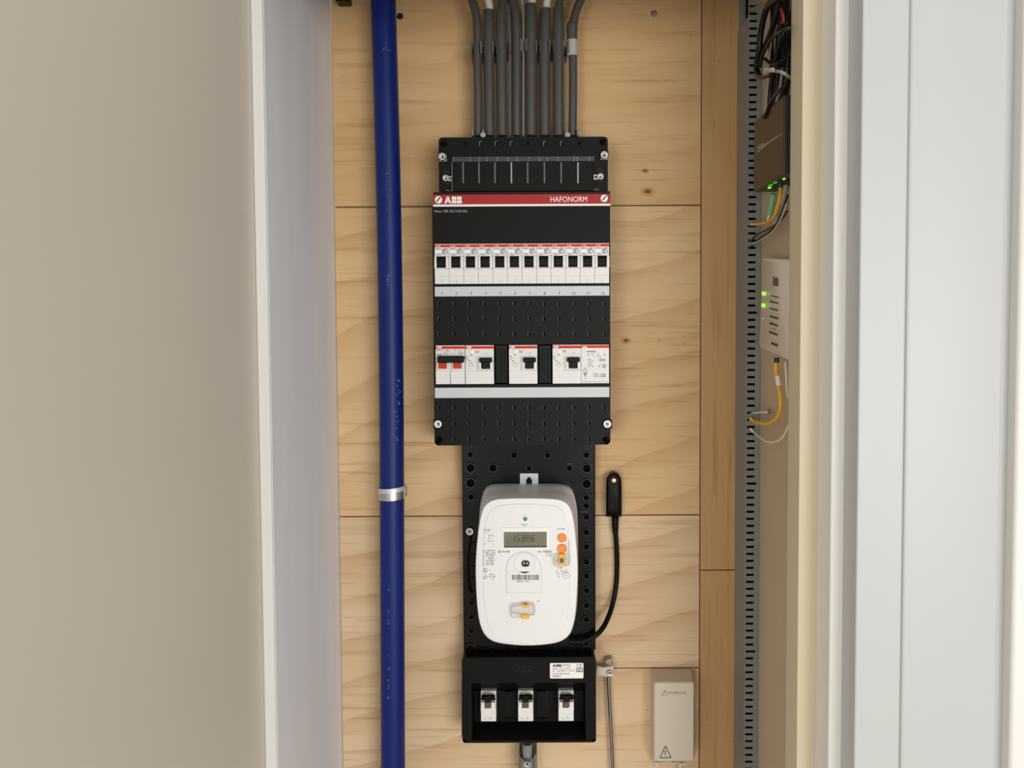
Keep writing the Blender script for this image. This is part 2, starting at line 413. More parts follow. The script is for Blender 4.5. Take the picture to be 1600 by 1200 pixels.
cas = rounded([(xC + .0001, -.2695), (xC + .0001, y_(d3)), (xD_, y_(d3)), (xD_, y_(d4)), (xE, y_(d4)), (xE, y_(d4) + .007), (xE + .009, y_(d4) + .007), (xE + .009, -.2695)], {1: .002, 2: .0012, 3: .003, 4: .0025})
struct(MB().extr_z(cas, ZB, ZT).build('trim_4', 'casing', sharp=60))
struct(MB().box(xE + .0091, xE + .12, y_(.630), -.2695, ZB, ZT).build('trim_5', 'trim_paint', bevel=.003))

# ------------------------------------------------------------------ water pipe
YP = -.040
pp = [P(x, y, YP) for x, y in ((596.5, -90), (599, 0), (607, 300), (611.5, 600), (613, 900), (614.2, 1200), (614.5, 1290))]
pp.append(Vector((pp[-1].x, YP, .003)))
pipe = thing('water_pipe', 'glossy dark blue plastic pipe running full height beside the grey jamb', 'pipe', (pp[3].x, YP, pp[-1].z))
MB().tube(pp, .0152, 28, 8).build('pipe_body', 'blue', pipe)
mb = MB(); r2 = random.Random(3)
for (x, y, n, sx, sy) in ((622, 615, 12, 2.5, 22), (618, 665, 14, 4, 24), (603, 78, 6, 6, 4), (604, 300, 6, 1, 30), (606, 450, 8, 1.5, 30), (607, 1010, 14, .8, 90)):
    for k in range(n):
        qx = x + (r2.random() - .5) * 2 * sx; qy = y + (r2.random() - .5) * 2 * sy
        cx = P(607 if y < 400 else 612.5, qy, YP).x if y > 500 else P(599 + qy * .0235, qy, YP).x
        q = P(qx, qy, YP - .0145); dx = q.x - cx
        if abs(dx) < .0146:
            yy = YP - math.sqrt(.01535 ** 2 - dx * dx); w = .0003 + r2.random() * .0007; h = .0003 + r2.random() * .0016
            mb.add([(q.x - w, yy, q.z - h), (q.x + w, yy, q.z - h * .4), (q.x + w, yy, q.z + h), (q.x - w * .3, yy, q.z + h)], [(0, 1, 2, 3)])
stuff(mb.build('scuff_marks', 'scuff', pipe, recalc=False))
c = P(612.3, 768, YP)
cl = thing('pipe_clamp', 'shiny steel clamp ring holding the blue pipe to the plywood', 'pipe clamp', (c.x, 0, c.z))
def ring(z0, z1, ri, ro, tilt=0.):
    n = 32; L = []
    for r, z in ((ro, z0), (ro, z1), (ri, z1), (ri, z0), (ro, z0)):
        L.append([(c.x + r * math.cos(2 * math.pi * k / n), YP + r * math.sin(2 * math.pi * k / n), z + tilt * math.cos(2 * math.pi * k / n)) for k in range(n)])
    return MB().loft(L, False, False)
ring(c.z + .0012, c.z + .0068, .0158, .0173, .0012).build('collar', mat('galvanised', (214, 218, 226), .45, metal=.5), cl)
ring(c.z - .0085, c.z + .0010, .0154, .0164, .0008).build('band', 'steel', cl)
MB().box(c.x - .003, c.x + .003, YP + .0175, -.0004, c.z - .004, c.z + .004).build('stud', 'steel_d', cl)
MB().box(c.x + .0155, c.x + .0185, YP - .003, YP + .004, c.z - .006, c.z + .006).build('bolt_lug', 'steel_d', cl, bevel=.0006)

# ------------------------------------------------------------------ conduits
YC = -.036
G = 'grey conduits entering the top of the consumer unit'
def conduit(label, pts, w, sleeve=None, m='conduit', yc=YC, name='conduit', cat='conduit', sm='conduit_w', sw=11):
    q = [P(x, y, yc) for x, y in pts]; d = (1 + yc)
    r = w / 2 * d / F
    t = thing(name, label, cat, (q[-1].x, yc, q[-1].z), G)
    if sleeve:
        top = q[0]; L = []
        b = MB(); b.tube(q, r, 20, 6, cap=True)
        b.tube([top + Vector((0, 0, -.001)), top + Vector((0, 0, .0004))], r * 1.03, 20, 1)
        b.build('tube', m, t)
        s = [P(x, y, yc) for x, y in sleeve]
        MB().tube(s, sw / 2 * d / F, 16, 6).build('inner_tube', sm, t)
    else:
        MB().tube(q, r, 20, 6).build('tube', m, t)
    return t
BOT = 212.5
conduit('thinner dark grey conduit at the far left of the row, bending left at the top', [(729, -40), (736, -5), (743, 18), (745.5, 45), (746, 120), (747, 150), (747, BOT)], 13)
conduit('grey conduit second from the left with pale tube in its end', [(764, 17), (764, 100), (765, BOT)], 16, [(757, -40), (762, -5), (765, 10), (765, 19)])
conduit('grey conduit third from the left with grey tube bending right from its end', [(783.2, 19), (783.5, 100), (785, BOT)], 17, [(797, -40), (790, -8), (785, 6), (784, 22)], sm='conduit', sw=13)
conduit('thin grey cable between the third conduit and the left-bending conduit', [(795, -40), (796, 10), (797.5, 80), (797.5, BOT)], 6, m='clip', name='cable', cat='cable', yc=-.030)
conduit('dark grey conduit fifth from the left, bending left at the top without sleeve', [(790, -50), (799, -8), (805, 14), (807, 45), (807.5, 120), (807.5, BOT)], 13.5, yc=-.040)
conduit('thinnest pale grey cable squeezed in the middle of the conduit row', [(812, -40), (815, 0), (818, 25), (818, 100), (818, BOT)], 4, m='conduit_l', name='cable', cat='cable', yc=-.030)
conduit('tallest grey conduit in the middle with pale tube rising from its end', [(829.5, 8), (829.8, 100), (830, BOT)], 18, [(835, -40), (832, -8), (831, 4), (830, 12)], sw=12)
conduit('grey conduit narrowing at a clip, with pale tube leaning right above', [(852.5, 15), (852, 55), (851, 100), (851.5, BOT)], 17, [(858, -40), (856, -8), (854.5, 5), (853, 18)], sw=11.5)
conduit('grey conduit second from the right with dark tube in its end', [(872.5, 13), (872.5, 100), (873, BOT)], 17.5, [(882, -40), (877, -8), (874, 4), (873, 16)], sm='conduit', sw=13)
cr = conduit('grey conduit at the far right with pale coupling, bending right at the top', [(925, -45), (911, -8), (901, 15), (896, 40), (895, 66), (895.5, 120), (895, 180), (894.5, BOT)], 13)
a = P(894.3, 63, YC); b_ = P(894.5, 88, YC)
MB().tube([a, b_], .0083 * .82, 20, 1).build('coupling', 'conduit_l', cr)
a = P(893, 35, YC); b_ = P(893, 62, YC)
MB().tube([P(895.5, 32, YC), P(894, 44, YC), P(894, 62, YC)], [.0052, .0068, .0064], 18, 4).build('socket_sleeve', 'conduit', cr)
# saddle clips
GC = 'plastic saddle clips along the conduits'
def clip(px, py, label, half=5, h=9, m='clip', Yf=-.043, screw=True):
    c = P(px, py, Yf); w = half * (1 + Yf) / F; hh = h * (1 + Yf) / F
    t = thing('saddle_clip', label, 'clip', (c.x, 0, c.z), GC)
    mb = MB()
    for s in (-1, 1):
        mb.extr_z([(c.x + s * w, Yf), (c.x + s * w * .45, Yf + .003), (c.x + s * w * .45, -.004), (c.x + s * w * .9, -.004), (c.x + s * w * .8, Yf + .004)][::s], c.z - hh, c.z + hh)
    mb.box(c.x - w * .9, c.x + w * .9, -.006, -.0003, c.z - hh * .3 + .008, c.z + hh + .006)
    mb.build('clip_body', m, t)
    if screw: MB().lathe(c.x, c.z, [(w * .42, -.0062), (w * .42, -.012), (w * .2, -.013)], 12).build('clip_screw', 'steel', t)
for px, py, lb in ((739, 75, 'grey saddle clip left of the leftmost conduit'), (754.8, 73, 'grey saddle clip between the first and second conduits'), (773.3, 72, 'grey saddle clip between the second and third conduits'),
                   (801, 70, 'grey saddle clip left of the sleeveless middle conduit'), (818.5, 69, 'grey saddle clip in the middle with a shiny screw'), (841.5, 71, 'grey saddle clip right of the tallest conduit'), (862.3, 70, 'grey saddle clip right of the narrowing conduit'), (883.3, 72, 'grey saddle clip beside the pale coupling')):
    clip(px, py, lb, half=4.6 if px != 818.5 else 5.5, Yf=-.044)
for px, lb, s in ((747, 'grey end bracket at the foot of the leftmost conduit', 1), (894.5, 'grey end bracket at the foot of the rightmost conduit', -1)):
    c = P(px, 208, -.044); w = 8 * .956 / F
    t = thing('end_bracket', lb, 'bracket', (c.x, 0, c.z), 'brackets at the feet of the outer conduits')
    mb = MB()
    for q in (-1, 1): mb.box(c.x + q * w - .0012, c.x + q * w + .0012, -.046, -.0004, c.z - .0034, c.z + .0045)
    mb.box(c.x - w, c.x + w, -.006, -.0004, c.z - .0034, c.z + .0045)
    mb.build('bracket_body', 'clip', t, bevel=.0004)
    MB().lathe(P(px + s * 7.5, 210, -.049).x, P(px, 210.5, -.049).z, [(.0035, -.0468), (.0033, -.049), (.001, -.050)], 14).build('bracket_cap', 'conduit_l', t)

# ------------------------------------------------------------------ consumer unit
YF = -.074        # front of the main cover
c0 = P(815, 697, 0)
cu = thing('consumer_unit', 'tall black electrical distribution board with red header band on the plywood', 'fuse board', (c0.x, 0, c0.z))
a, b_, c, d = R(675, 299, 955, 697, YF)
MB().prism(rrect(a, b_, c, d, .003), -.046, -.0003).build('base', 'black_edge', cu)
# main cover with openings
hs = []
A0, A1, B0, B1 = R(678.6, 379.5, 953, 444, YF); hs.append((A0, A1, B0, B1))
L0, L1, L2, L3 = R(679.5, 538.2, 953, 600.5, YF); hs.append((L0, L1, L2, L3))
slots = []
for y in (474.5, 498, 522):
    for k in range(12):
        x = 685 + k * 23.45 + (k * .0); s = R(x, y - 3.2, x + 2.6, y + 3.2, YF); slots.append(s)
for j, y in enumerate((637, 662, 686)):
    for k in range(12):
        if j and k in (0, 11): continue
        x = 684.5 + k * 23.45; s = R(x, y - 2.8, x + 3.2, y + 2.8, YF); slots.append(s)
ca, cb, cc, cd_ = R(677, 322.5, 953.6, 695.5, YF)
big = MB()
plate(big, ca, cb, cc, cd_, YF, -.0462, holes=[tuple(h) for h in hs], radius=.0055, corners='blbr')
big.build('cover', 'black', cu)
# knock-out marks: raised lips around sunk slots, too small to part singly
mb = MB(); mk = MB()
for i, (x0, x1, z0, z1) in enumerate(slots):
    e = .0005
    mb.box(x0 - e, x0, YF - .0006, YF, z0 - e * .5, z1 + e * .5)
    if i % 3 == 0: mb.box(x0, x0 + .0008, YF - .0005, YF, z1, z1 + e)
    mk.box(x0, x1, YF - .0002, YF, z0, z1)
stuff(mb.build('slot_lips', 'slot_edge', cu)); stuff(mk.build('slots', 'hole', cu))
# header
h0, h1, h2, h3 = R(677, 303.5, 953.6, 319.2, YF)
MB().box(h0, h1, YF - .0012, -.0462, h2, h3).build('header_band', 'red', cu, bevel=.0004)
q = R(677, 319.2, 953.6, 322.3, YF); MB().box(q[0], q[1], YF - .0011, -.0462, q[2], q[3]).build('white_line', 'white_ink', cu)
q = R(677, 299.5, 953.6, 303.4, YF); MB().box(q[0], q[1], YF, -.0462, q[2], q[3]).build('top_lip', 'black_edge', cu, bevel=.0006)
YH = YF - .0014
logo(*R(694.3, 307, 722, 318, YH), YH, 'white_ink', cu)
ptext('HAFONORM', 860, 307, 917.3, 315.5, YH, 'white_ink', cu)
ptext('Pintuur, CBB, 2NL.CnCDmkNL', 679, 327.8, 730.5, 332.2, YF - .0002, 'conduit_l', cu)
for px, py in ((685.2, 312.3), (944, 310)):
    cc_ = P(px, py, YH); o = MB().lathe(cc_.x, cc_.z, [(.0046, YF - .001), (.0046, YF - .0024), (.0040, YF - .0032)], 24).build('cover_screw', 'white_ink', cu)
    mb = MB(); u = Vector((.64, .77)); n = Vector((-.77, .64)); pts = [Vector((cc_.x, cc_.z)) + u * (s * .0034) + n * (t * .0007) for s, t in ((-1, -1), (1, -1), (1, 1), (-1, 1))]
    mb.prism([(p.x, p.y) for p in pts], YF - .0034, YF - .0031).build('screw_slot', 'ink', o)
# label strips
for y0, y1 in ((447.2, 462.6), (605.2, 621.4)):
    q = R(679.2, y0, 952.2, y1, YF - .002); s = MB().box(q[0], q[1], YF - .002, YF, q[2], q[3]).build('label_strip', 'strip', cu, bevel=.0005)
    if y0 < 500:
        for k in range(12):
            x = 690.3 + k * 22.93
            ptext(str(k + 1), x - (.45 if k == 0 else 1.3 if k < 9 else 2.4), 456.1, x + (.45 if k == 0 else 1.3 if k < 9 else 2.4), 460.3, YF - .0022, 'dark_print', s)
# corner screws and mounting holes
for px, py in ((685, 662), (948.5, 662)):
    socket_screw(cu, px, py, YF - .0002, .0050)
    mb = MB().pbox(px - 8 if px < 800 else px - 6, 655, px + 6 if px < 800 else px + 8, 670, YF - .0012, YF - .0001); mb.build('screw_pocket', 'black_edge', cu, bevel=.0005)
for px, py in ((686.5, 687), (946.5, 687)):
    q = P(px, py, YF); MB().lathe(q.x, q.z, [(.0041, YF - .0001), (.0041, YF - .0003), (.00001, YF - .0003)], 18, True, False).build('mounting_hole', 'hole', cu)
# top terminal cover
YT = -.060
ta, tb, tc_, td = R(685, 212.8, 950.3, 301, YT)
mb = MB(); plate(mb, ta, tb, td - (td - tc_), td, YT + .004, -.0005, radius=.0048, corners='tltr'); mb.build('terminal_base', 'black_edge', cu)
q = R(686.5, 214.2, 949, 301, YT)
nt_ = []
for x in (727, 751, 775.5, 799.5, 825, 851.5, 877.5, 904.5):
    pass
mb = MB(); plate(mb, q[0], q[1], q[2], q[3], YT, YT + .004, radius=.0042, corners='tltr'); mb.build('terminal_cover', 'black', cu)
q = R(707, 245.5, 927.5, 298.6, YT - .003); tp = MB().box(q[0], q[1], YT - .003, YT - .0002, q[2], q[3]).build('breakout_panel', 'black', cu, bevel=.0006)
q = R(707, 244.3, 929, 252.3, YT - .0042); MB().box(q[0], q[1], YT - .0042, YT - .0031, q[2], q[3]).build('breakout_hinge', mat('hinge_black', (46, 46, 44), .45), tp, bevel=.0003)
for x in (723.6, 748.4, 773.4, 799, 824.4, 850.6, 876.8, 903):
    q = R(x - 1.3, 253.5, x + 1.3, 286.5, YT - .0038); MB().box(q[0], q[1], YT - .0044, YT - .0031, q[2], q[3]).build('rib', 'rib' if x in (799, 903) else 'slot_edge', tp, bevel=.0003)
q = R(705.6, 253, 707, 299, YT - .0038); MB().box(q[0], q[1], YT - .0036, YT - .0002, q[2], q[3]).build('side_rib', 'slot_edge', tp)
mb = MB()
for x in (708, 735, 748.5, 761, 777, 794, 808, 827, 843, 855, 872, 897, 902, 921):
    for dy in (0, 3.6): mb.pbox(x - .7, 245.8 + dy, x + .7, 247.6 + dy, YT - .0046, YT - .0042)
stuff(mb.build('hinge_pips', 'rib', tp))
mb = MB(); mk = MB()
for i, x in enumerate((727.5, 751.5, 775.5, 799.5, 825, 851.5, 878, 905)):
    mk.pbox(x - 1.5, 221.3, x + 1.5, 227.5, YT - .0003, YT)
    if i in (1, 2, 3, 5, 6): mb.pbox(x - 2.3, 221.3, x - 1.5, 227.5, YT - .0006, YT); mb.pbox(x - 1.5, 220.7, x + 1.5, 221.3, YT - .0006, YT)
stuff(mk.build('notches', 'hole', cu)); stuff(mb.build('notch_lips', 'rib', cu))
for px, py in ((693.3, 225), (941.3, 222)):
    q = P(px, py, YT); MB().lathe(q.x, q.z, [(.0040, YT - .0001), (.0040, YT - .0003), (.00001, YT - .0003)], 20, True, False).build('mounting_hole', 'hole', cu)
for px, py in ((691.7, 245.5), (943.8, 243)):
    s = -1 if px < 800 else 1
    MB().pbox(px - 6.5, py - 8, px + 7, py + 7.5, YT - .0018, YT - .0001).build('screw_pocket', 'black_edge', cu, bevel=.0005)
    q = MB().pbox(px - 5.5, py - 4, px + 6.6, py + 6.8, YT - .0024, YT - .0018).build('screw_plate', 'clip', cu, bevel=.0008)
    socket_screw(cu, px, py, YT - .0024, .0049)
for px, py, s in ((696.8, 279, 1), (938, 276.6, -1)):
    MB().pbox(px - 6, py - 16, px + 6, py + 10, YT - .001, YT - .0001).build('screw_pocket', 'black_edge', cu, bevel=.0008)
    q = MB().pbox(min(px, px + s * 10.5), py - 4, max(px, px + s * 10.5), py + 4, YT - .002, YT - .001).build('earth_tag', 'bracket', cu, bevel=.0006)
    MB().pbox(min(px + s * 5.5, px + s * 9), py - 1.8, max(px + s * 5.5, px + s * 9), py + 1.8, YT - .0022, YT - .002).build('tag_hole', 'ink', q)
    socket_screw(cu, px, py, YT - .002, .0041)
ptext('Pnw', 697, 296.4, 703.5, 298.4, YT - .0004, 'rib', cu); ptext('2CNC', 928, 295, 936, 297, YT - .0004, 'rib', cu)
# blank fillers in the lower row
for x0, x1 in ((772.8, 794), (840.3, 862)):
    q = R(x0, 538.8, x1, 600, YF); o = MB().box(q[0] + .0006, q[1] - .0006, YF + .001, -.0462, q[2] + .0005, q[3] - .0005).build('blanking_plate', 'black_edge', cu, bevel=.0008)
    q = R(x0 + 1.5, 545, x1 - 4, 598.6, YF); MB().box(q[0], q[1], YF - .0003, YF + .0009, q[2], q[3]).build('filler_face', 'black', o, bevel=.0006)

# circuit breakers, upper row of twelve
YB = YF - .0015; pitch = (A1 - A0 - .0016) / 12; bx0 = A0 + .0008
zz = lambda y, Y=YB: P(815, y, Y).z
bw = pitch - .00035
def breaker_root(x0, w, label, name='circuit_breaker', cat='circuit breaker', group=None, rows=(380.6, 443), z=zz):
    return thing(name, label, cat, (x0 + w / 2, -.046, z(rows[1])), group)
def body_profile(z, rows, noseY):
    t, s1, s2, l1, bt = rows      # top, nose top, nose bottom, terminal line, bottom
    return [(-.0465, z(t)), (YB, z(t)), (YB, z(s1)), (noseY, z(s1) - .0012), (noseY, z(s2) + .0006), (YB - .0007, z(s2)), (YB - .0007, z(l1)), (YB, z(l1) - .0003), (YB, z(bt)), (-.0465, z(bt))]
names = ['first', 'second', 'third', 'fourth', 'fifth', 'sixth', 'seventh', 'eighth', 'ninth', 'tenth', 'eleventh', 'twelfth']
def lab12(k):
    if k == 0: return 'white circuit breaker with black toggle at the left end of the upper row'
    if k == 11: return 'white circuit breaker with black toggle at the right end of the upper row'
    if k < 6: return 'white circuit breaker with black toggle, %s from the left in the upper row' % names[k]
    return 'white circuit breaker with black toggle, %s from the right in the upper row' % names[11 - k]
GB = 'upper row of white circuit breakers'
x0 = bx0; x1 = bx0 + bw
cb0 = breaker_root(x0, bw, lab12(0), group=GB)
nose = YB - .0048
MB().extr_x(body_profile(zz, (380.6, 399.5, 419.6, 431.3, 443), nose), x0, x1).build('breaker_body', 'breaker', cb0, sharp=25)
MB().box(x0 + .0001, x1 - .0001, YB - .0003, YB, zz(385.8), zz(381.6)).build('red_stripe', 'orange_red', cb0)
u = bw / 22.6
text('S.20', x0 + 2.2 * u, x0 + 9.2 * u, zz(385.2), zz(382.6), YB - .0004, 'white_ink', cb0)
def fp(mb, px0, py0, px1, py1, rows, seed, Y, **k):        # fine print relative to the module (px from its left edge)
    r = random.Random(seed); h = (py1 - py0) / rows
    for i in range(rows):
        x = px0
        while x < px1 - .3:
            w = min(.5 + r.random() * k.get('hi', 1.6), px1 - x)
            if r.random() < k.get('fill', .8):
                t = h * (.45 + .4 * r.random()); yy = py0 + h * (i + .5)
                mb.quadface(x0 + x * u, x0 + (x + w) * u, zz(yy + t / 2), zz(yy - t / 2), Y)
            x += w + .35
    return mb
mb = MB(); Yp = YB - .0002
fp(mb, 1, 386.8, 10.5, 389.5, 2, 1, Yp); fp(mb, 12, 386.8, 21, 397, 7, 2, Yp); fp(mb, 2, 395.6, 10.5, 399, 3, 3, Yp)
stuff(mb.build('fine_print', 'print', cb0, recalc=False))
MB().quadface(x0 + .6 * u, x0 + 11 * u, zz(394.8), zz(390), Yp).build('label_field', 'white_ink', cb0, recalc=False)
q = MB().lathe(x0 + 19.6 * u, zz(397), [(.0009, YB), (.0009, YB - .0007), (.0006, YB - .0008)], 10); q.build('test_pip', 'white', cb0)
# toggle in its curved frame
tg = MB(); tx0, tx1 = x0 + 3.9 * u, x0 + 18.2 * u
arc = [(nose + .0002 - .0022 * math.sin(math.pi * (.12 + .76 * k / 8)) , zz(418.2) + (zz(400.8) - zz(418.2)) * k / 8) for k in range(9)]
tg.extr_x([(nose + .0002, arc[0][1])] + arc + [(nose + .0002, arc[-1][1])], tx0, tx1)
tob = tg.build('toggle', 'black_mat', cb0)
MB().box(tx0 + .0006, tx1 - .0006, nose - .0038, nose - .0018, zz(410.6), zz(404.8)).build('toggle_grip', 'black', tob, bevel=.0006)
for sx0, sx1 in ((x0 + 1.0 * u, tx0 - .0001), (tx1 + .0001, x0 + 21.6 * u)):
    arc2 = [(nose - .0016 * math.sin(math.pi * k / 8), zz(419) + (zz(400.6) - zz(419)) * k / 8) for k in range(9)]
    MB().extr_x([(nose + .0002, arc2[0][1])] + arc2 + [(nose + .0002, arc2[-1][1])], sx0, sx1).build('toggle_cheek', 'white', cb0, bevel=.0003)
MB().quadface((x0 + x1) / 2 - .0001, (x0 + x1) / 2 + .0001, zz(442.8), zz(436), YB - .0002).build('terminal_seam', 'print', cb0, recalc=False)
for k in range(1, 12): dup(cb0, (k * pitch, 0, 0), lab12(k))

# lower row devices ------------------------------------------------------
def row2(px0, px1, label, name, cat, group=None):
    q = R(px0, 539.2, px1, 599.6, YB)
    t = thing(name, label, cat, ((q[0] + q[1]) / 2, -.046, q[2]), group); return t, q[0] + .0002, q[1] - .0002
Z2 = lambda y, Y=YB: P(815, y, Y).z
def rect2(mb, px0, py0, px1, py1, Ya, Yb): q = R(px0, py0, px1, py1, Ya); return mb.box(q[0], q[1], Ya, Yb, Z2(py1, Ya), Z2(py0, Ya))
def std_body(t, xa, xb, nose_px=None, seams=()):
    rows = (539.2, 556, 578.6, 590.3, 599.6)
    MB().extr_x([(-.0465, Z2(539.2)), (YB, Z2(539.2)), (YB, Z2(579)), (YB - .0007, Z2(579.2)), (YB - .0007, Z2(590.1)), (YB, Z2(590.5)), (YB, Z2(599.6)), (-.0465, Z2(599.6))], xa, xb).build('device_body', 'breaker', t, sharp=25)
    MB().box(xa + .0001, xb - .0001, YB - .0003, YB, Z2(544.6), Z2(540.4)).build('red_stripe', 'orange_red', t)
# main switch
t, xa, xb = row2(680.6, 726.6, 'white double-pole main switch with black bar over two orange toggles', 'main_switch', 'switch')
std_body(t, xa, xb)
logo(*R(682.5, 541.3, 690.3, 544.2, YB - .0004), YB - .0004, 'white_ink', t)
MB().box((xa + xb) / 2 - .0002, (xa + xb) / 2 + .0002, YB - .0009, YB - .0001, Z2(599.6), Z2(579)).build('pole_seam', 'dark_print', t)
mb = MB(); fine_print(mb, 682, 546, 691, 548.5, 1, YB - .0002, 11); fine_print(mb, 693, 546.5, 702, 554.5, 5, YB - .0002, 12, lo=.5, hi=1.6); fine_print(mb, 706, 546, 716, 548, 1, YB - .0002, 13)
fine_print(mb, 716.5, 546.5, 725, 554.5, 5, YB - .0002, 14, lo=.5, hi=1.6); fine_print(mb, 682, 553.3, 690.5, 555.6, 1, YB - .0002, 15)
for yy in (567, 571): mb.quadface(*R(681.5, yy - 1, 683, yy + 1, YB - .0002), YB - .0002)
stuff(mb.build('fine_print', 'dark_print', t, recalc=False))
for x in (684, 707):
    rect2(MB(), x - 1.6, 565, x + 16, 578, YB - .004, YB).build('toggle_frame', 'white', t, bevel=.0008)
    rect2(MB(), x + .8, 566, x + 14, 575.6, YB - .0058, YB - .0041).build('toggle', 'orange_toggle', t, bevel=.0006)
rect2(MB(), 683.2, 556, 724.3, 566.4, YB - .0095, YB - .0002).build('link_bar', 'black_mat', t, bevel=.0012)
rect2(MB(), 724.4, 557, 726, 560.4, YB - .006, YB - .002).build('bar_pin', 'black_mat', t)
# residual current devices
GR = 'residual current devices with a round test button'
t, xa, xb = row2(727.2, 771.9, 'white residual current device with test button, right beside the main switch', 'residual_current_device', 'circuit breaker', GR)
rc = t; rcx = xa
std_body(t, xa, xb)
logo(*R(728.5, 541.3, 736.3, 544.2, YB - .0004), YB - .0004, 'white_ink', t)
q = P(737.8, 549.5, YB); MB().lathe(q.x, q.z, [(.0030, YB), (.0030, YB - .001), (.0025, YB - .0016), (.0008, YB - .0018)], 18).build('test_button', 'white_ink', t)
mb = MB(); fine_print(mb, 743, 547.5, 749, 551.5, 2, YB - .0002, 21); fine_print(mb, 754, 551.6, 765, 552.6, 1, YB - .0002, 22, fill=.6); fine_print(mb, 732.5, 553.5, 740, 556, 1, YB - .0002, 24, fill=.6)
fine_print(mb, 728.5, 556, 735, 563, 2, YB - .0002, 25, fill=.5, thick=.3); fine_print(mb, 731, 562, 744, 577, 4, YB - .0002, 23, fill=.45, lo=.6, hi=2, thick=.35)
stuff(mb.build('fine_print', 'print', t, recalc=False))
rect2(MB(), 745.5, 557.5, 771.5, 579, YB - .0022, YB).build('toggle_frame', 'breaker', t, bevel=.0008)
rect2(MB(), 748.3, 564, 752, 577.4, YB - .0045, YB - .0023).build('toggle_cheek', 'white', t, bevel=.0006)
rect2(MB(), 765.6, 564, 770.4, 577.4, YB - .0045, YB - .0023).build('toggle_cheek', 'white', t, bevel=.0006)
tb_ = rect2(MB(), 752.1, 563, 765.4, 576.2, YB - .0062, YB - .0023).build('toggle', 'black_mat', t, bevel=.0008)
rect2(MB(), 748.6, 558.9, 768.6, 566.4, YB - .0095, YB - .0030).build('toggle_bar', 'black_mat', t, bevel=.0012)
q2 = R(795.2, 539, 839.6, 600, YB); dup(rc, (q2[0] + .0002 - rcx, 0, 0), 'white residual current device standing alone between two black blanks')
q2 = R(863.3, 539, 907.5, 600, YB); dup(rc, (q2[0] + .0002 - rcx, 0, 0), 'white residual current device right beside the bell transformer module')
# bell transformer
t, xa, xb = row2(907.9, 952.0, 'white transformer module printed with symbols at the right end of the lower row', 'bell_transformer', 'transformer')
MB().box(xa, xb, YB - .0003, -.0465, Z2(599.6), Z2(539.2)).build('device_body', 'breaker', t, bevel=.0004)
MB().box(xa + .0001, xb - .0001, YB - .0006, YB - .0003, Z2(544.2), Z2(540.2)).build('red_stripe', 'orange_red', t)
logo(*R(909.5, 541, 917.3, 543.9, YB - .0007), YB - .0007, 'white_ink', t)
Yq = YB - .0005; mb = MB()
fine_print(mb, 917, 548, 933, 550.8, 1, Yq, 31, fill=1, lo=.6, hi=1.8, thick=.8)
for x, y in ((919, 554.5), (925.5, 553.5), (934.5, 553.8), (944.8, 554)): mb.lathe(P(x, y, Yq).x, P(x, y, Yq).z, [(.0010, Yq), (.0006, Yq)], 8, False, False)
fine_print(mb, 926, 556.3, 944, 558, 1, Yq, 32, fill=.8, lo=.8, hi=2)
fine_print(mb, 918.5, 560.5, 928, 573.5, 6, Yq, 33, fill=.75, lo=.6, hi=1.8, thick=.5); fine_print(mb, 936, 560.3, 946, 564.8, 2, Yq, 34, fill=1, lo=.6, hi=1.6, thick=.7)
def ring2(x, y, r0, r1, n=14): c = P(x, y, Yq); mb.lathe(c.x, c.z, [(r0 * .925 / F, Yq), (r1 * .925 / F, Yq)], n, False, False)
def frame2(x0, y0, x1, y1, w=.5):
    for r in ((x0, y0, x1, y0 + w), (x0, y1 - w, x1, y1), (x0, y0, x0 + w, y1), (x1 - w, y0, x1, y1)): mb.quadface(*R(*r, Yq), Yq)
ring2(914.6, 579.5, 3.6, 3.0); ring2(914.6, 579.5, .8, 0.01)
mb.quadface(*R(914.3, 574, 914.9, 576.2, Yq), Yq)
for k in range(4): mb.quadface(*R(912.2 + k * .5, 583.2 + k * 1.5, 917 - k * .5, 584.1 + k * 1.5, Yq), Yq)
mb.quadface(*R(914.1, 591, 915.3, 592.4, Yq), Yq)
frame2(927.6, 583.4, 933.9, 589.2); mb.quadface(*R(929.8, 585.7, 931.8, 586.8, Yq), Yq)
frame2(936.8, 584, 946.4, 588.9); fine_print(mb, 937.6, 584.6, 945.8, 588.4, 2, Yq, 36, fill=.9, lo=.5, hi=1.4)
frame2(941.2, 569, 946.6, 574.7); ring2(943.9, 571.9, 1.5, .7)
mb.quadface(*R(935.8, 570.8, 938, 571.8, Yq), Yq); mb.quadface(*R(936.6, 570, 937.2, 574, Yq), Yq)
mb.quadface(*R(909, 596.2, 950, 596.6, Yq), Yq)
stuff(mb.build('printed_symbols', 'dark_print', t, recalc=False))
c = P(939, 549.3, Yq); MB().lathe(c.x, c.z, [(.0016, YB - .0003), (.0014, YB - .001)], 12).build('indicator', 'white_ink', t)

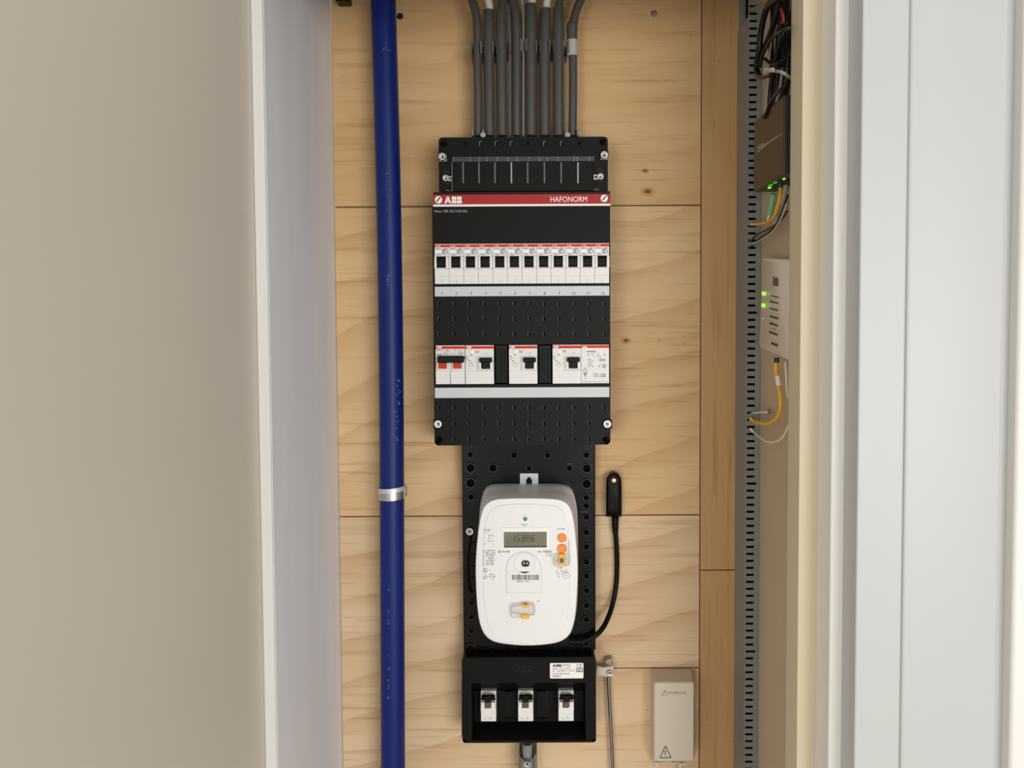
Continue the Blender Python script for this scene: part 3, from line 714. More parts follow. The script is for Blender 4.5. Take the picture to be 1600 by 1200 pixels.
# ------------------------------------------------------------------ meter board
YM = -.028
o_lz = P(826, 1027, -.046).z + .0006
c0 = P(826, 1025, 0)
mbd = thing('meter_board', 'glossy black mounting plate with rows of round bosses behind the meter', 'mounting plate', (c0.x, 0, c0.z))
q = R(723, 698.2, 930.5, 1026.6, YM); MB().box(q[0], q[1], YM, -.0003, o_lz, P(815, 697, -.074).z - .0006).build('plate', 'black_gloss', mbd, bevel=.0012)
for px, py, r in [(735, 710, 5.5), (735.5, 730.5, 8.5), (735.5, 754, 9), (736, 776, 6)] + [(737, y, 5.2) for y in (941, 963, 985)] + [(736, 1012, 8.5)] + \
        [(916, y, 6.2) for y in (710.5, 777, 789.5)] + [(916.5, 731, 8.5), (916.5, 755, 8.8)] + [(916.3, y, 6.2) for y in (807, 831, 853.5, 877, 899, 922, 945, 967, 990)] + [(917, 1014, 8.5)] + \
        [(770.5, 730.5, 7.8), (803.5, 711, 6.3), (855.5, 711, 5.6), (826.5, 731.5, 5), (889.8, 731, 5.8), (768, 1013, 4.6), (802, 1015, 4.6), (865, 1014, 4.6), (890, 1013, 5)]:
    c = P(px, py, YM); s = (1 + YM) / F; h = .0035 if r > 7 else .0022
    bo = MB().lathe(c.x, c.z, [(r * s, YM - .0001), (r * s * .93, YM - h), (r * s * .74, YM - h), (r * s * .60, YM - .0006), (.00001, YM - .0006)], 18, True, False).build('boss', 'boss_gloss', mbd)
    MB().lathe(c.x, c.z, [(r * s * .62, YM - .0007), (r * s * .60, YM - .0009), (.00001, YM - .0009)], 14, True, False).build('boss_dark_disc', 'hole', bo)  # black disc painting the dark inside the boss
for k, y in enumerate((848, 866, 884, 902)):
    MB().pbox(735.5, y, 742, y + 12, YM - .0022, YM - .0001).build('rib_block', 'black_gloss', mbd, bevel=.0006)
socket_screw(mbd, 734.3, 829.5, YM - .001, .0052)
MB().tube([P(x, y, YM - .003) for x, y in ((735.5, 837), (733.5, 852), (731.5, 875), (731.5, 900), (733.5, 920), (738, 927))], .0013, 8, 5).build('seal_cord', 'black_mat', mbd)
mb = MB(); fine_print(mb, 885, 723.5, 897, 726.5, 1, YM - .0002, 41, fill=.8, lo=.6, hi=1.6); fine_print(mb, 793, 1021, 815, 1024, 1, YM - .0002, 42, fill=.6); fine_print(mb, 838, 1020, 858, 1024, 1, YM - .0002, 43, fill=.6); fine_print(mb, 908, 799, 918, 801, 1, YM - .0002, 44)
stuff(mb.build('embossed_marks', 'slot_edge', mbd, recalc=False))

# ------------------------------------------------------------------ electricity meter
c0 = P(824, 1005, -.06)
met = thing('electricity_meter', 'white rounded electricity meter with digital display and orange buttons', 'electricity meter', (c0.x, YM, c0.z))
def crom(pts, n=5):
    out = []; k = len(pts)
    for i in range(k):
        a, b, c, d = [Vector(pts[(i + j) % k]) for j in (-1, 0, 1, 2)]
        for s in range(n):
            t = s / n; out.append(.5 * ((2 * b) + (c - a) * t + (2 * a - 5 * b + 4 * c - d) * t * t + (3 * b - a - 3 * c + d) * t ** 3))
    return out
back = [(824, 757.5), (858, 757.5), (880, 758.5), (891.5, 763.5), (898, 776), (901.5, 800), (902.5, 850), (902.5, 895), (901, 940), (896, 968), (888, 985), (866, 992), (824, 995), (782, 992), (762, 985), (754, 968), (749, 940), (748.5, 895), (749, 850), (750, 800), (753, 778), (758, 764), (768, 758.5), (790, 757.5)]
front = [(824, 777.5), (854, 778), (876, 780.5), (889.5, 789), (896.5, 810), (901, 850), (903.2, 895), (900.5, 950), (896, 978), (888, 995), (868, 1005.5), (824, 1009.5), (780, 1005.5), (761, 997), (751, 980), (745.5, 950), (742.8, 895), (744.8, 850), (750, 810), (757, 790), (770, 780.5), (792, 778)]
inner = [(824, 787.5), (850, 788.5), (870, 792), (881, 803), (886.5, 825), (889.5, 860), (890.5, 895), (888.5, 945), (884, 972), (877, 988), (862, 995.5), (824, 998.5), (786, 995.5), (771, 989), (763, 973), (757, 945), (755, 895), (755.8, 860), (758, 825), (763.5, 803), (775, 792), (796, 788.5)]
YE = -.100
def W3(o, Y, sc=1.0):
    cx = sum(p[0] for p in o) / len(o); cy = sum(p[1] for p in o) / len(o)
    pts = [P(cx + (p[0] - cx) * sc, cy + (p[1] - cy) * sc, Y) for p in o]
    return crom([(p.x, p.z) for p in pts])
def to3(l, Y): return [(p.x, Y, p.y) for p in l]
def resample(l, n=96):
    # by angle about the centroid so that loops line up
    c = sum(l, Vector((0, 0))) / len(l); an = [(math.atan2(p.y - c.y, p.x - c.x), p) for p in l]; out = []
    for k in range(n):
        a = -math.pi + 2 * math.pi * (k + .5) / n; best = None
        for i in range(len(l)):
            p, q = l[i] - c, l[(i + 1) % len(l)] - c; d = Vector((math.cos(a), math.sin(a)))
            cr = p.x * q.y - p.y * q.x; e = q - p; den = d.x * e.y - d.y * e.x
            if abs(den) < 1e-12: continue
            t = (p.x * e.y - p.y * e.x) / den; s = (p.x * d.y - p.y * d.x) / den
            if t > 0 and -1e-6 <= s <= 1 + 1e-6: best = c + d * t
        out.append(best if best is not None else out[-1])
    return out
Bk = resample(W3(back, -.035)); Fr = resample(W3(front, YE + .003)); In = resample(W3(inner, YE)); Fr2 = resample(W3(front, YE, .985))
mid = [a.lerp(b, .62) for a, b in zip(Bk, Fr)]
MB().loft([to3(Bk, YM - .0002), to3(Bk, -.045), to3([a.lerp(b, .15) for a, b in zip(Bk, Fr)], -.0465), to3(mid, -.078)], True, True).build('housing', 'meter_side', met, sharp=50)
fc = MB().loft([to3(mid, -.0785), to3(Fr, YE + .005), to3([a.lerp(b, .5) for a, b in zip(Fr, Fr2)], YE + .0015), to3(Fr2, YE + .0002), to3([a.lerp(b, .25) for a, b in zip(Fr2, In)], YE), to3([a.lerp(b, .94) for a, b in zip(Fr2, In)], YE - .0003), to3(In, YE - .0014)], True, True).build('front_cover', 'meter', met, sharp=50)
YX = YE - .0014
# hanger
q = R(812.5, 739.8, 841, 758.5, YM - .003)
h1_ = R(822, 748.5, 831.2, 759, YM - .003); h2_ = R(824, 745.6, 829.2, 748.5, YM - .003)
mb = MB(); plate(mb, q[0], q[1], q[2] - .004, q[3], YM - .003, YM - .0012, holes=[(h1_[0], h1_[1], q[2] - .004, h1_[3]), (h2_[0], h2_[1], h1_[3], h2_[3])], radius=.0012, corners='tltr')
mb.build('hanger', mat('hanger_grey', (206, 208, 208), .4), met, recalc=False)
# display
ls = rect2
def mrect(px0, py0, px1, py1, Ya, Yb): return MB().pbox(px0, py0, px1, py1, Ya, Yb)
bez = MB(); o_ = R(784.3, 824.5, 857.6, 857.6, YX - .0012); i_ = R(787.2, 831, 854.2, 855.6, YX - .0012)
plate(bez, *o_, YX - .0012, YX, holes=[i_]); dsp = bez.build('display_bezel', 'white_ink', met, bevel=.0005)
MB().box(i_[0], i_[1], YX - .0004, YX, i_[2], i_[3]).build('display', 'lcd', dsp)
q = R(787.6, 853.4, 854, 855.4, YX - .0005); MB().quadface(*q, YX - .0005).build('display_edge', 'dark_print', dsp, recalc=False)
SEG = {'1': 'bc', '5': 'afgcd', '3': 'abgcd', '8': 'abcdefg', '6': 'afgecd'}
def seg_mesh(s, x0, y0, w, h, step, Y):
    mb = MB(); g = .9
    for i, ch in enumerate(s):
        ox = x0 + i * step
        def S(ax, ay, bx, by, t=.65):
            a = Vector((ax, ay)); b = Vector((bx, by)); u = (b - a).normalized() * g * .3; n = Vector((-(b - a).y, (b - a).x)).normalized() * t
            a += u; b -= u
            pts = [a + n, b + n, b - n, a - n]
            mb.add([P(ox + p.x + (h - p.y) * .10, y0 + p.y, Y) for p in pts], [(0, 1, 2, 3)])
        sg = {'a': (0, 0, w, 0), 'b': (w, 0, w, h / 2), 'c': (w, h / 2, w, h), 'd': (0, h, w, h), 'e': (0, h / 2, 0, h), 'f': (0, 0, 0, h / 2), 'g': (0, h / 2, w, h / 2)}
        for k in SEG[ch]:
            S(*sg[k]) if ch != '1' else S(sg[k][0] - 1.6, sg[k][1], sg[k][2] - 1.6 - (.5 if k == 'c' else 0), sg[k][3])
    return mb
seg_mesh('153856', 800.8, 836.6, 4.0, 9.2, 6.05, YX - .00055).build('display_digits', 'lcd_ink', dsp, recalc=False)
MB().add([P(791, 848, YX - .0005), P(793, 846, YX - .0005), P(792.6, 847.6, YX - .0005)], [(0, 1, 2)]).build('display_mark', 'lcd_ink', dsp, recalc=False)
for px, py, r in ((878, 840.2, .0054), (878, 857.2, .0057)):
    c = P(px, py, YX); MB().lathe(c.x, c.z, [(r, YX), (r, YX - .0012), (r * .9, YX - .0018), (.00001, YX - .0018)], 28, True, False).build('button', 'orange', met)
c = P(820.6, 810.6, YX); o = MB().lathe(c.x, c.z, [(.0045, YX), (.0042, YX - .0006), (.0029, YX - .0006)], 20, True, True).build('seal_ring', 'white_ink', met)
MB().lathe(c.x, c.z, [(.0027, YX - .0006), (.0024, YX - .0012), (.00001, YX - .0014)], 16, True, False).build('green_dot', mat('green_seal', (60, 140, 80), .3), o)
# optical port on its arch
def arch(x0, x1, y0, y1, Y, n=14):
    mx = (x0 + x1) / 2; r = (x1 - x0) / 2
    pts = [(x1, y1), (x1, y0 + r)] + [(mx + r * math.cos(math.pi * k / n), y0 + r - r * math.sin(math.pi * k / n)) for k in range(1, n)] + [(x0, y0 + r), (x0, y1)]
    return [(P(x, y, Y).x, P(x, y, Y).z) for x, y in pts]
port = MB().loft([to3([Vector(p) for p in arch(790, 846.5, 861, 927, YX)], YX), to3([Vector(p) for p in arch(791.6, 845, 862.5, 925, YX)], YX - .0016)]).build('port_arch', 'meter', met, sharp=25)
MB().pbox(795, 893, 842, 920.6, YX - .0019, YX - .0016).build('label_plate', 'meter', port, bevel=.0004)
c = P(819.5, 880.5, YX - .0016); s = .9 / F
MB().lathe(c.x, c.z, [(17.4 * s, YX - .0015), (17 * s, YX - .0026), (15.6 * s, YX - .0026), (15 * s, YX - .0019), (.00001, YX - .0019)], 36, True, False).build('port_ring', 'meter', port)
q = R(814.8, 876, 827.3, 885.4, YX - .0027); MB().prism(rrect(q[0], q[1], q[2], q[3], .0033, 6), YX - .0030, YX - .0018).build('optical_eye', 'ink', port)
for px in (818.6, 823.6):
    c = P(px, 880, YX - .003); MB().lathe(c.x, c.z, [(.0011, YX - .0030), (.0010, YX - .0033), (.00001, YX - .0035)], 10, True, False).build('eye_lens', 'strip', port)
mb = MB(); r3 = random.Random(5); x = 800
while x < 842:
    w = .45 + r3.random() * .9; mb.quadface(*R(x, 898.2 - (1.6 if 808 < x < 811 else 0), min(x + w, 842), 906.2, YX - .0021), YX - .0021); x += w + .5 + r3.random() * .7
fine_print(mb, 807, 907.4, 835, 909.6, 1, YX - .0021, 52, fill=.8, lo=.8, hi=2.2)
stuff(mb.build('bar_code', 'dark_print', port, recalc=False))
# printing on the face
mb = MB(); Yw = YX - .0002
fine_print(mb, 814.5, 818.2, 825, 822.2, 2, Yw, 61, fill=.8, lo=.8, hi=2); fine_print(mb, 756, 826.5, 770.5, 829.6, 1, Yw, 62, fill=1, lo=.8, hi=1.8, thick=.75); fine_print(mb, 758, 830.5, 763, 832, 1, Yw, 63)
fine_print(mb, 757.5, 835, 774, 852, 4, Yw, 64, fill=.55, lo=.8, hi=2.4, thick=.32)
fine_print(mb, 754.8, 858.5, 757, 886, 9, Yw, 65, fill=1, lo=.8, hi=1.8, thick=.5); fine_print(mb, 759, 858.5, 775, 883.5, 8, Yw, 66, fill=.85, lo=1, hi=3.5, thick=.38)
fine_print(mb, 756, 888, 761.5, 894, 3, Yw, 67, fill=.9, lo=.6, hi=1.8, thick=.6); fine_print(mb, 755, 896, 762, 905, 3, Yw, 68, fill=.8, lo=.8, hi=2, thick=.4); fine_print(mb, 764.5, 890, 767.5, 894, 2, Yw, 69); fine_print(mb, 764.5, 896, 775, 905, 3, Yw, 70, fill=.8, lo=.8, hi=2, thick=.4)
fine_print(mb, 870.5, 825.2, 883, 827.8, 1, Yw, 71, fill=1, lo=.8, hi=1.8, thick=.7)
fine_print(mb, 841, 860.5, 847, 863.8, 1, Yw, 72, fill=.9, lo=1, hi=1.8, thick=.6); fine_print(mb, 849, 859.8, 863.5, 864, 1, Yw, 73, fill=.9, lo=.8, hi=1.6, thick=.8); fine_print(mb, 853, 865, 863, 870, 2, Yw, 74, fill=.8, lo=.8, hi=2, thick=.4)
fine_print(mb, 869, 885, 889, 889, 1, Yw, 75, fill=.6, lo=1, hi=3, thick=.3); fine_print(mb, 869, 889, 887, 898, 3, Yw, 76, fill=.5, lo=.8, hi=3, thick=.3)
fine_print(mb, 839, 938, 844.5, 940.5, 1, Yw, 77, fill=1, lo=1, hi=2, thick=.6)
stuff(mb.build('fine_print', 'print', met, recalc=False))
mb = MB()
def mring(x, y, r, w, n=20, sx=1.):
    c = P(x, y, Yw); mb.loft([[(c.x + sx * rr * .9 / F * math.cos(2 * math.pi * k / n), Yw, c.z + rr * .9 / F * math.sin(2 * math.pi * k / n)) for k in range(n)] for rr in (r, r - w)], False, False)
mring(758.7, 891, 3.2, .5); mring(884.5, 899, 5, .4, sx=1.2); mring(873, 901, 2, .4); mring(884.5, 898, 2, .35); mring(780.5, 862, 1.9, 1.0, sx=1)
fine_print(mb, 784, 860.6, 801, 863.6, 1, Yw, 78, fill=1, lo=.8, hi=2, thick=.8)
stuff(mb.build('printed_marks', 'print', met, recalc=False))
mb = MB(); q = R(754.5, 832.5, 776, 854, Yw); e = .00012
for r in ((q[0], q[1], q[2], q[2] + e), (q[0], q[1], q[3] - e, q[3]), (q[0], q[0] + e, q[2], q[3]), (q[1] - e, q[1], q[2], q[3])): mb.quadface(*r, Yw)
stuff(mb.build('table_border', 'strip', met, recalc=False))
# seals
def seal(px0, py0, px1, py1, label_pts, amber, wires, dark=None):
    q = R(px0, py0, px1, py1, YX - .004)
    s = MB().prism(rrect(q[0], q[1], q[2], q[3], .0022), YX - .0046, YX - .0002).build('seal', 'clear', met, bevel=.0006)
    for a in amber: MB().pbox(*a, YX - .0062, YX - .0047).build('seal_core', 'amber', s, bevel=.0008)
    if dark: MB().pbox(*dark, YX - .0068, YX - .0062).build('seal_stamp', 'brown', s, bevel=.0006)
    for w in wires: MB().tube([P(x, y, YX - .0056) for x, y in w], .00030, 6, 5).build('seal_wire', 'steel_d', s)
seal(864.6, 865.8, 890, 883.6, None, [(873, 866, 882.5, 884.5)], [[(865, 868), (866, 883), (874, 884), (888, 883), (890, 870), (888.5, 860), (889, 844)], [(868, 877.5), (874, 874)], [(882, 875), (886, 873)]], dark=(875, 872.5, 880.6, 879.6))
seal(797.5, 943.3, 835, 961.5, None, [(815.5, 943, 826.3, 949.5), (815, 961, 827, 967.6)], [[(798, 952), (799, 948.5), (804, 946.5), (815, 945)], [(798, 957), (799, 963), (803, 964.5), (815, 963.5), (826, 961), (834, 960), (835, 950), (832, 944), (822, 943.6)], [(800, 957), (815, 959.5)], [(798.6, 960), (797.6, 954), (798, 951)]], dark=(818, 943.2, 824, 945))

# ------------------------------------------------------------------ lower fuse box
YL = -.046
c0 = P(826, 1160, 0)
fb = thing('main_fuse_box', 'black moulded fuse box under the meter holding three breakers', 'fuse box', (c0.x, 0, c0.z))
o_ = R(722, 1027, 931.3, 1160.5, YL); hx = R(737, 1066.8, 915.2, 1157, YL)
mb = MB(); plate(mb, *o_, YL, -.0003, holes=[hx], radius=.0042, corners='tltrblbr', hole_back=YL + .0003)
i0 = R(741.8, 1079.5, 911.2, 1127.8, -.016)
fr = [(hx[0], YL + .0003, hx[2]), (hx[1], YL + .0003, hx[2]), (hx[1], YL + .0003, hx[3]), (hx[0], YL + .0003, hx[3])]
bk = [(i0[0], -.016, i0[2]), (i0[1], -.016, i0[2]), (i0[1], -.016, i0[3]), (i0[0], -.016, i0[3])]
mb.loft([fr, bk], False, True)
mb.build('box_body', 'black', fb, recalc=False)
mb = MB()
for k in range(34):
    y = 1066 + k * 2.6
    q = P(722, y, YL + .004); mb.box(q.x - .0004, q.x + .0002, YL + .003, YL + .008, q.z - .0005, q.z + .0005)
stuff(mb.build('edge_ribs', 'black_edge', fb))
for x0_, x1_, dy in ((788.5, 804.5, 0), (838, 853.5, 0)):
    q = R(x0_ - 1.5, 1079.8, x1_ + 3, 1127, -.0175); o = MB().box(q[0], q[1], -.0175, -.0161, q[2], q[3]).build('blanking_plate', 'black_edge', fb, bevel=.0005)
    q = R(x0_ + 1, 1080.5, x1_, 1121, -.0195); MB().box(q[0], q[1], -.0200, -.0176, q[2], q[3]).build('blank_face', 'black', o, bevel=.0006)
    q = R(x0_ - 1, 1122.6, x1_ + 2, 1126.4, -.0195); MB().box(q[0], q[1], -.0200, -.0176, q[2], q[3]).build('blank_ledge', 'black', o, bevel=.0006)
logo(*R(806, 1038.5, 831, 1049.5, YL), YL, 'black_edge', fb, thick=.0007, name='embossed_lettering')
# type label
q = R(859.3, 1036, 911.6, 1060, YL - .0006); lb = MB().prism(rrect(q[0], q[1], q[2], q[3], .0016), YL - .0006, YL - .0001).build('type_label', 'white_ink', fb)
Yz = YL - .0008
logo(*R(863.2, 1038.2, 877.2, 1042, Yz), Yz, 'ink', lb)
ptext('CE', 901, 1037.4, 909.4, 1043, Yz, 'ink', lb)
for s, a in (('Hafonorm B', (878.5, 1037.6, 890.5, 1039.3)), ('ELT1P 25 MM', (878.5, 1039.8, 891, 1041.3)), ('1SPF0P  1. 5NC D 40AC 1', (863, 1043.8, 892.5, 1045.8)), ('Un : 230/400 V~, 50 Hz', (863, 1047.2, 897.8, 1049.6)), ('IsC 10A KEMA-KEUR', (863, 1051.6, 890, 1053.8)), ('C60446.2', (863, 1055, 876, 1057.8))):
    ptext(s, *a, Yz, 'dark_print' if s != 'C60446.2' else 'ink', lb)
mb = MB()
for r in ((900.2, 1044, 910.6, 1050),): pass
Yq = Yz
frame2(900.2, 1044.1, 910.8, 1050.2, .8); mb.quadface(*R(902.2, 1045.4, 903.4, 1049, Yz), Yz); mb.quadface(*R(904.6, 1045.4, 906, 1049.4, Yz), Yz); fine_print(mb, 906.6, 1045.2, 910, 1049.4, 3, Yz, 83, fill=.9, lo=.5, hi=1)
stuff(mb.build('type_marks', 'dark_print', lb, recalc=False))
# three main breakers
GM = 'three breakers in the lower fuse box'
YBm = -.034
def zr(px, y, Y): return P(px, y, Y).z
xL, xRr, zB_, zT_ = R(751.6, 1079.6, 775, 1127, YBm)
mbk = thing('main_breaker', 'white breaker with black lever at the left of the lower fuse box', 'circuit breaker', ((xL + xRr) / 2, -.0162, zB_), GM)
zc = lambda y: zr(763, y, YBm)
n2 = YBm - .005
MB().extr_x([(-.0163, zc(1079.6)), (YBm, zc(1079.6)), (YBm, zc(1090)), (n2, zc(1091.5)), (n2, zc(1107.6)), (YBm - .0006, zc(1108)), (YBm, zc(1127)), (-.0163, zc(1127))], xL, xRr).build('breaker_body', 'white', mbk, sharp=25)
def mpx(a, b, c, d, Ya, Yb): q = R(a, b, c, d, Ya); return MB().box(q[0], q[1], Ya, Yb, q[2], q[3])
mpx(752, 1088.6, 773.5, 1093.4, YBm - .0115, n2 + .0001).build('lever', 'black_mat', mbk, bevel=.001)
lv = mpx(751.4, 1094, 773.2, 1097.4, YBm - .0135, n2 + .0001).build('lever', 'black', mbk, bevel=.0008)
mpx(752, 1094.2, 772.6, 1095.6, YBm - .0139, YBm - .0134).build('lever_highlight', 'rib', lv)  # pale strip painted as the gloss highlight along the lever
mpx(757, 1088, 767.4, 1096.4, YBm - .0150, YBm - .0118).build('lever_grip', 'black_mat', mbk, bevel=.0008)
mpx(757.4, 1098, 767, 1107.2, n2 - .0022, n2 + .0001).build('toggle', 'brown', mbk, bevel=.0008)
for s in ((752.2, 1097.6, 756.8, 1107.4), (767.7, 1097.6, 773.4, 1107.4)): mpx(*s, n2 - .0024, n2 - .0001).build('toggle_cheek', 'white', mbk, bevel=.0006)
mb = MB(); fine_print(mb, 754.5, 1082.2, 760, 1086.6, 3, YBm - .0002, 91, fill=1, lo=.6, hi=1.4, thick=.6); fine_print(mb, 764, 1083.6, 770, 1085.6, 1, YBm - .0002, 92, fill=1, lo=.8, hi=1.6); fine_print(mb, 761, 1079.8, 767, 1081, 1, YBm - .0002, 93)
fine_print(mb, 755.5, 1122.6, 761, 1124.4, 1, YBm - .0003, 94, fill=1, lo=.8, hi=1.6)
for k in range(3): fine_print(mb, 766 - k * .9 - .6, 1119.5 + k * 1.7, 766.6 + k * 1.4, 1121 + k * 1.7, 1, YBm - .0003, 95 + k, fill=1, lo=.6, hi=1.2)
stuff(mb.build('fine_print', 'print', mbk, recalc=False))
qa = R(809.7, 1079, 834, 1127, YBm); qb = R(872.8, 1079, 897, 1127, YBm)
dup(mbk, (qa[0] - xL, 0, 0), 'white breaker with black lever in the middle of the lower fuse box')
dup(mbk, (qb[0] - xL, 0, 0), 'white breaker with black lever below the type label in the lower fuse box')

# conduit below, with saddle
c0 = P(824, 1200, -.030)
lc = thing('supply_conduit', 'short blue-grey conduit leaving the underside of the lower fuse box', 'conduit', (c0.x, -.030, c0.z))
MB().tube([P(824, 1161.5, -.030), P(824, 1200, -.030), P(824, 1900, -.030)], .0064, 20, 1).build('tube', 'conduit_b', lc)
c1 = P(823.5, 1184, -.030)
sc = thing('conduit_saddle', 'grey saddle with round steel screw around the conduit under the fuse box', 'clamp', (c1.x, 0, c1.z))
n = 20; L = []
for zz_, ro in ((c1.z + .0002, .0082), (c1.z - .006, .0092), (c1.z - .016, .0092), (c1.z - .03, .0078)):
    L.append([(c1.x + ro * math.cos(2 * math.pi * k / n), -.030 + ro * math.sin(2 * math.pi * k / n), zz_ + (.003 * abs(math.cos(2 * math.pi * k / n)) if zz_ > c1.z else 0)) for k in range(n)])
MB().loft(L, False, False).build('saddle_body', 'conduit_b', sc)
mb = MB().extr_z([(c1.x + .0088, -.036), (c1.x + .0128, -.030), (c1.x + .0128, -.0004), (c1.x + .006, -.0004), (c1.x + .0085, -.024)], c1.z - .03, c1.z + .006)
mb.box(c1.x - .0105, c1.x - .0085, -.030, -.0004, c1.z - .02, c1.z + .004); mb.build('saddle_wing', 'clip', sc, bevel=.001)
socket_screw(sc, 823.7, 1192.5, -.0395, .0052, proud=.004)

# ------------------------------------------------------------------ earth rod and bracket
c0 = P(952, 1058, -.012)
er = thing('earth_rod', 'thin steel rod hanging from a small bracket right of the fuse box', 'rod', (c0.x, -.012, c0.z))
MB().tube([P(950.3, 1057, -.012), P(953.5, 1120, -.012), P(957.3, 1200, -.012), P(961, 1300, -.012), P(966, 1800, -.012)], .0024, 12, 3).build('rod', 'steel_d', er)
q = R(932.2, 1040, 958.5, 1057, -.016)
pl = [(P(x, y, -.016).x, P(x, y, -.016).z) for x, y in ((932.4, 1040.2), (943, 1042.5), (958.4, 1040), (958.5, 1056.6), (948, 1056.8), (932.4, 1053.8))]
MB().prism(pl, -.0175, -.0150).build('bracket', 'bracket', er, bevel=.0004)
pl = [(P(x, y, -.016).x, P(x, y, -.016).z) for x, y in ((946.5, 1033.5), (956.5, 1031), (957.8, 1040.4), (946, 1040.4))]
MB().prism(pl, -.012, -.0004).build('wall_lug', 'steel_d', er, bevel=.0006)
socket_screw(er, 952.6, 1050.8, -.0176, .0044)

# ------------------------------------------------------------------ antenna with cable
c0 = P(958.5, 808, 0)
an = thing('meter_antenna', 'black stick antenna on a black cable, screwed to the plywood right of the meter', 'antenna', (c0.x, 0, c0.z))
pts = [(947, 807.5), (971, 807.5), (971.6, 800), (971.5, 757), (970.5, 747), (966, 739.5), (959, 736.4), (952, 739.5), (947.6, 747), (946.8, 757), (946.8, 800)]
w3 = lambda Y, s=1: [(P(959 + (x - 959) * s, 772 + (y - 772) * s, Y).x, Y, P(959 + (x - 959) * s, 772 + (y - 772) * s, Y).z) for x, y in pts]
MB().loft([w3(-.0004), w3(-.011), w3(-.0165, .93), w3(-.0185, .74)]).build('antenna_body', 'black_mat', an, sharp=50)
q = P(959, 750.5, -.0186); MB().lathe(q.x, q.z, [(.0066, -.0185), (.0062, -.0196), (.0054, -.0196), (.0048, -.0190), (.00001, -.0190)], 22, True, False).build('screw_recess', 'black_edge', an)
o = MB().lathe(q.x, q.z, [(.0028, -.0190), (.0026, -.0205), (.0012, -.0206), (.0010, -.0198)], 14).build('screw', mat('brass_screw', (190, 160, 110), .35, metal=1), an)
MB().tube([P(961.3, 807.8, -.009), P(961.2, 820, -.009), P(961.5, 832, -.009)], [.0046, .0043, .0038], 14, 3).build('strain_relief', 'black_mat', an)
ca = [(961.5, 831, -.009), (963, 850, -.008), (964, 880, -.006), (962.5, 915, -.006), (956, 948, -.012), (946, 974, -.026), (934, 990, -.036), (917, 1000, -.037), (902, 1003, -.037), (890, 1002.5, -.037)]
MB().tube([P(*p) for p in ca], .0032, 12, 6).build('antenna_cable', 'black', an)

# ------------------------------------------------------------------ cream power box
c0 = P(1052, 1195, 0)
pb = thing('power_box', 'small cream plastic power supply box with warning triangle at the lower right', 'power supply', (c0.x, 0, c0.z))
ql = R(1017.3, 1046.5, 1081.5, 1191, -.004); qf = R(1022.6, 1067.6, 1085.3, 1191.5, -.040)
def rl(q, Y, r): return [(x, Y, z) for x, z in rrect(*q, r)]
q3 = (qf[0] + .0012, qf[1] - .0012, qf[2] + .0012, qf[3] - .0012)
MB().loft([rl(ql, -.0004, .002), rl(ql, -.004, .002), rl(qf, -.0365, .003), rl(q3, -.0380, .0028)]).build('box_body', 'powerbox', pb, sharp=30)
Yv = -.0382
ptext('POWERSOURCE', 1045, 1080.6, 1072, 1084.6, Yv, 'print', pb)
mb = MB()
def line(ax, ay, bx, by, w, Y):
    a = Vector((ax, ay)); b = Vector((bx, by)); n = Vector((-(b - a).y, (b - a).x)).normalized() * w / 2
    mb.add([P(p.x, p.y, Y) for p in (a + n, b + n, b - n, a - n)], [(0, 1, 2, 3)])
for l in ((1034, 1086.5, 1039, 1078), (1039, 1078, 1043, 1084), (1034, 1086.5, 1042, 1086), (1037, 1083, 1041, 1081), (1041, 1086, 1046, 1082.5)): line(*l, .55, Yv)
stuff(mb.build('printed_emblem', 'print', pb, recalc=False))
mb = MB()
tri = [(1039.8, 1165.6), (1031.2, 1184.4), (1048.6, 1183.6)]
for k in range(3): line(*tri[k], *tri[(k + 1) % 3], 1.3, Yv)
line(1039.6, 1172.5, 1039.5, 1178.6, 1.4, Yv); line(1039.5, 1180, 1039.5, 1181.3, 1.4, Yv)
stuff(mb.build('warning_triangle', 'dark_print', pb, recalc=False))
MB().pbox(1023, 1192, 1031.5, 1199.5, -.030, -.006).build('fixing_foot', 'powerbox', pb, bevel=.001)
MB().pbox(1049.5, 1192, 1058, 1194.4, -.030, -.006).build('cable_entry', 'powerbox', pb, bevel=.0006)
MB().tube([P(1064.5, 1190.5, -.02), P(1064, 1196, -.02), P(1062, 1203, -.018), P(1062, 1260, -.012), P(1062, 1800, -.010)], [.0042, .0036, .0030, .0022, .0022, .0022, .0022, .0022], 12, 3).build('outlet_cable', 'powerbox', pb)
MB().pbox(1068, 1192, 1071, 1198, -.030, -.006).build('locking_tab', 'powerbox', pb, bevel=.0006)

# ------------------------------------------------------------------ small fixings on the boards
def wscrew(px, py, r, label, m):
    c = P(px, py, -.001); o = MB().lathe(c.x, c.z, [(r * .8, -.0003), (r, -.0012), (r * .75, -.0026), (r * .35, -.0028), (r * .3, -.0018)], 16).build('wood_screw', m)
    o2 = tag(o, label, 'screw'); return o2
wscrew(625, 25.5, .0042, 'greenish round screw head beside the top of the blue pipe', 'green_screw')
wscrew(1021.5, 21, .0042, 'steel screw head alone at the upper right of the plywood', 'steel')
q = R(523, -8, 545, 1.2, -.02); tag(MB().box(q[0] + .0005, q[1], -.020, -.0004, q[2], q[3] + .01).build('corner_bracket', 'black_gloss', bevel=.002), 'dark metal corner bracket at the very top left of the plywood', 'bracket')

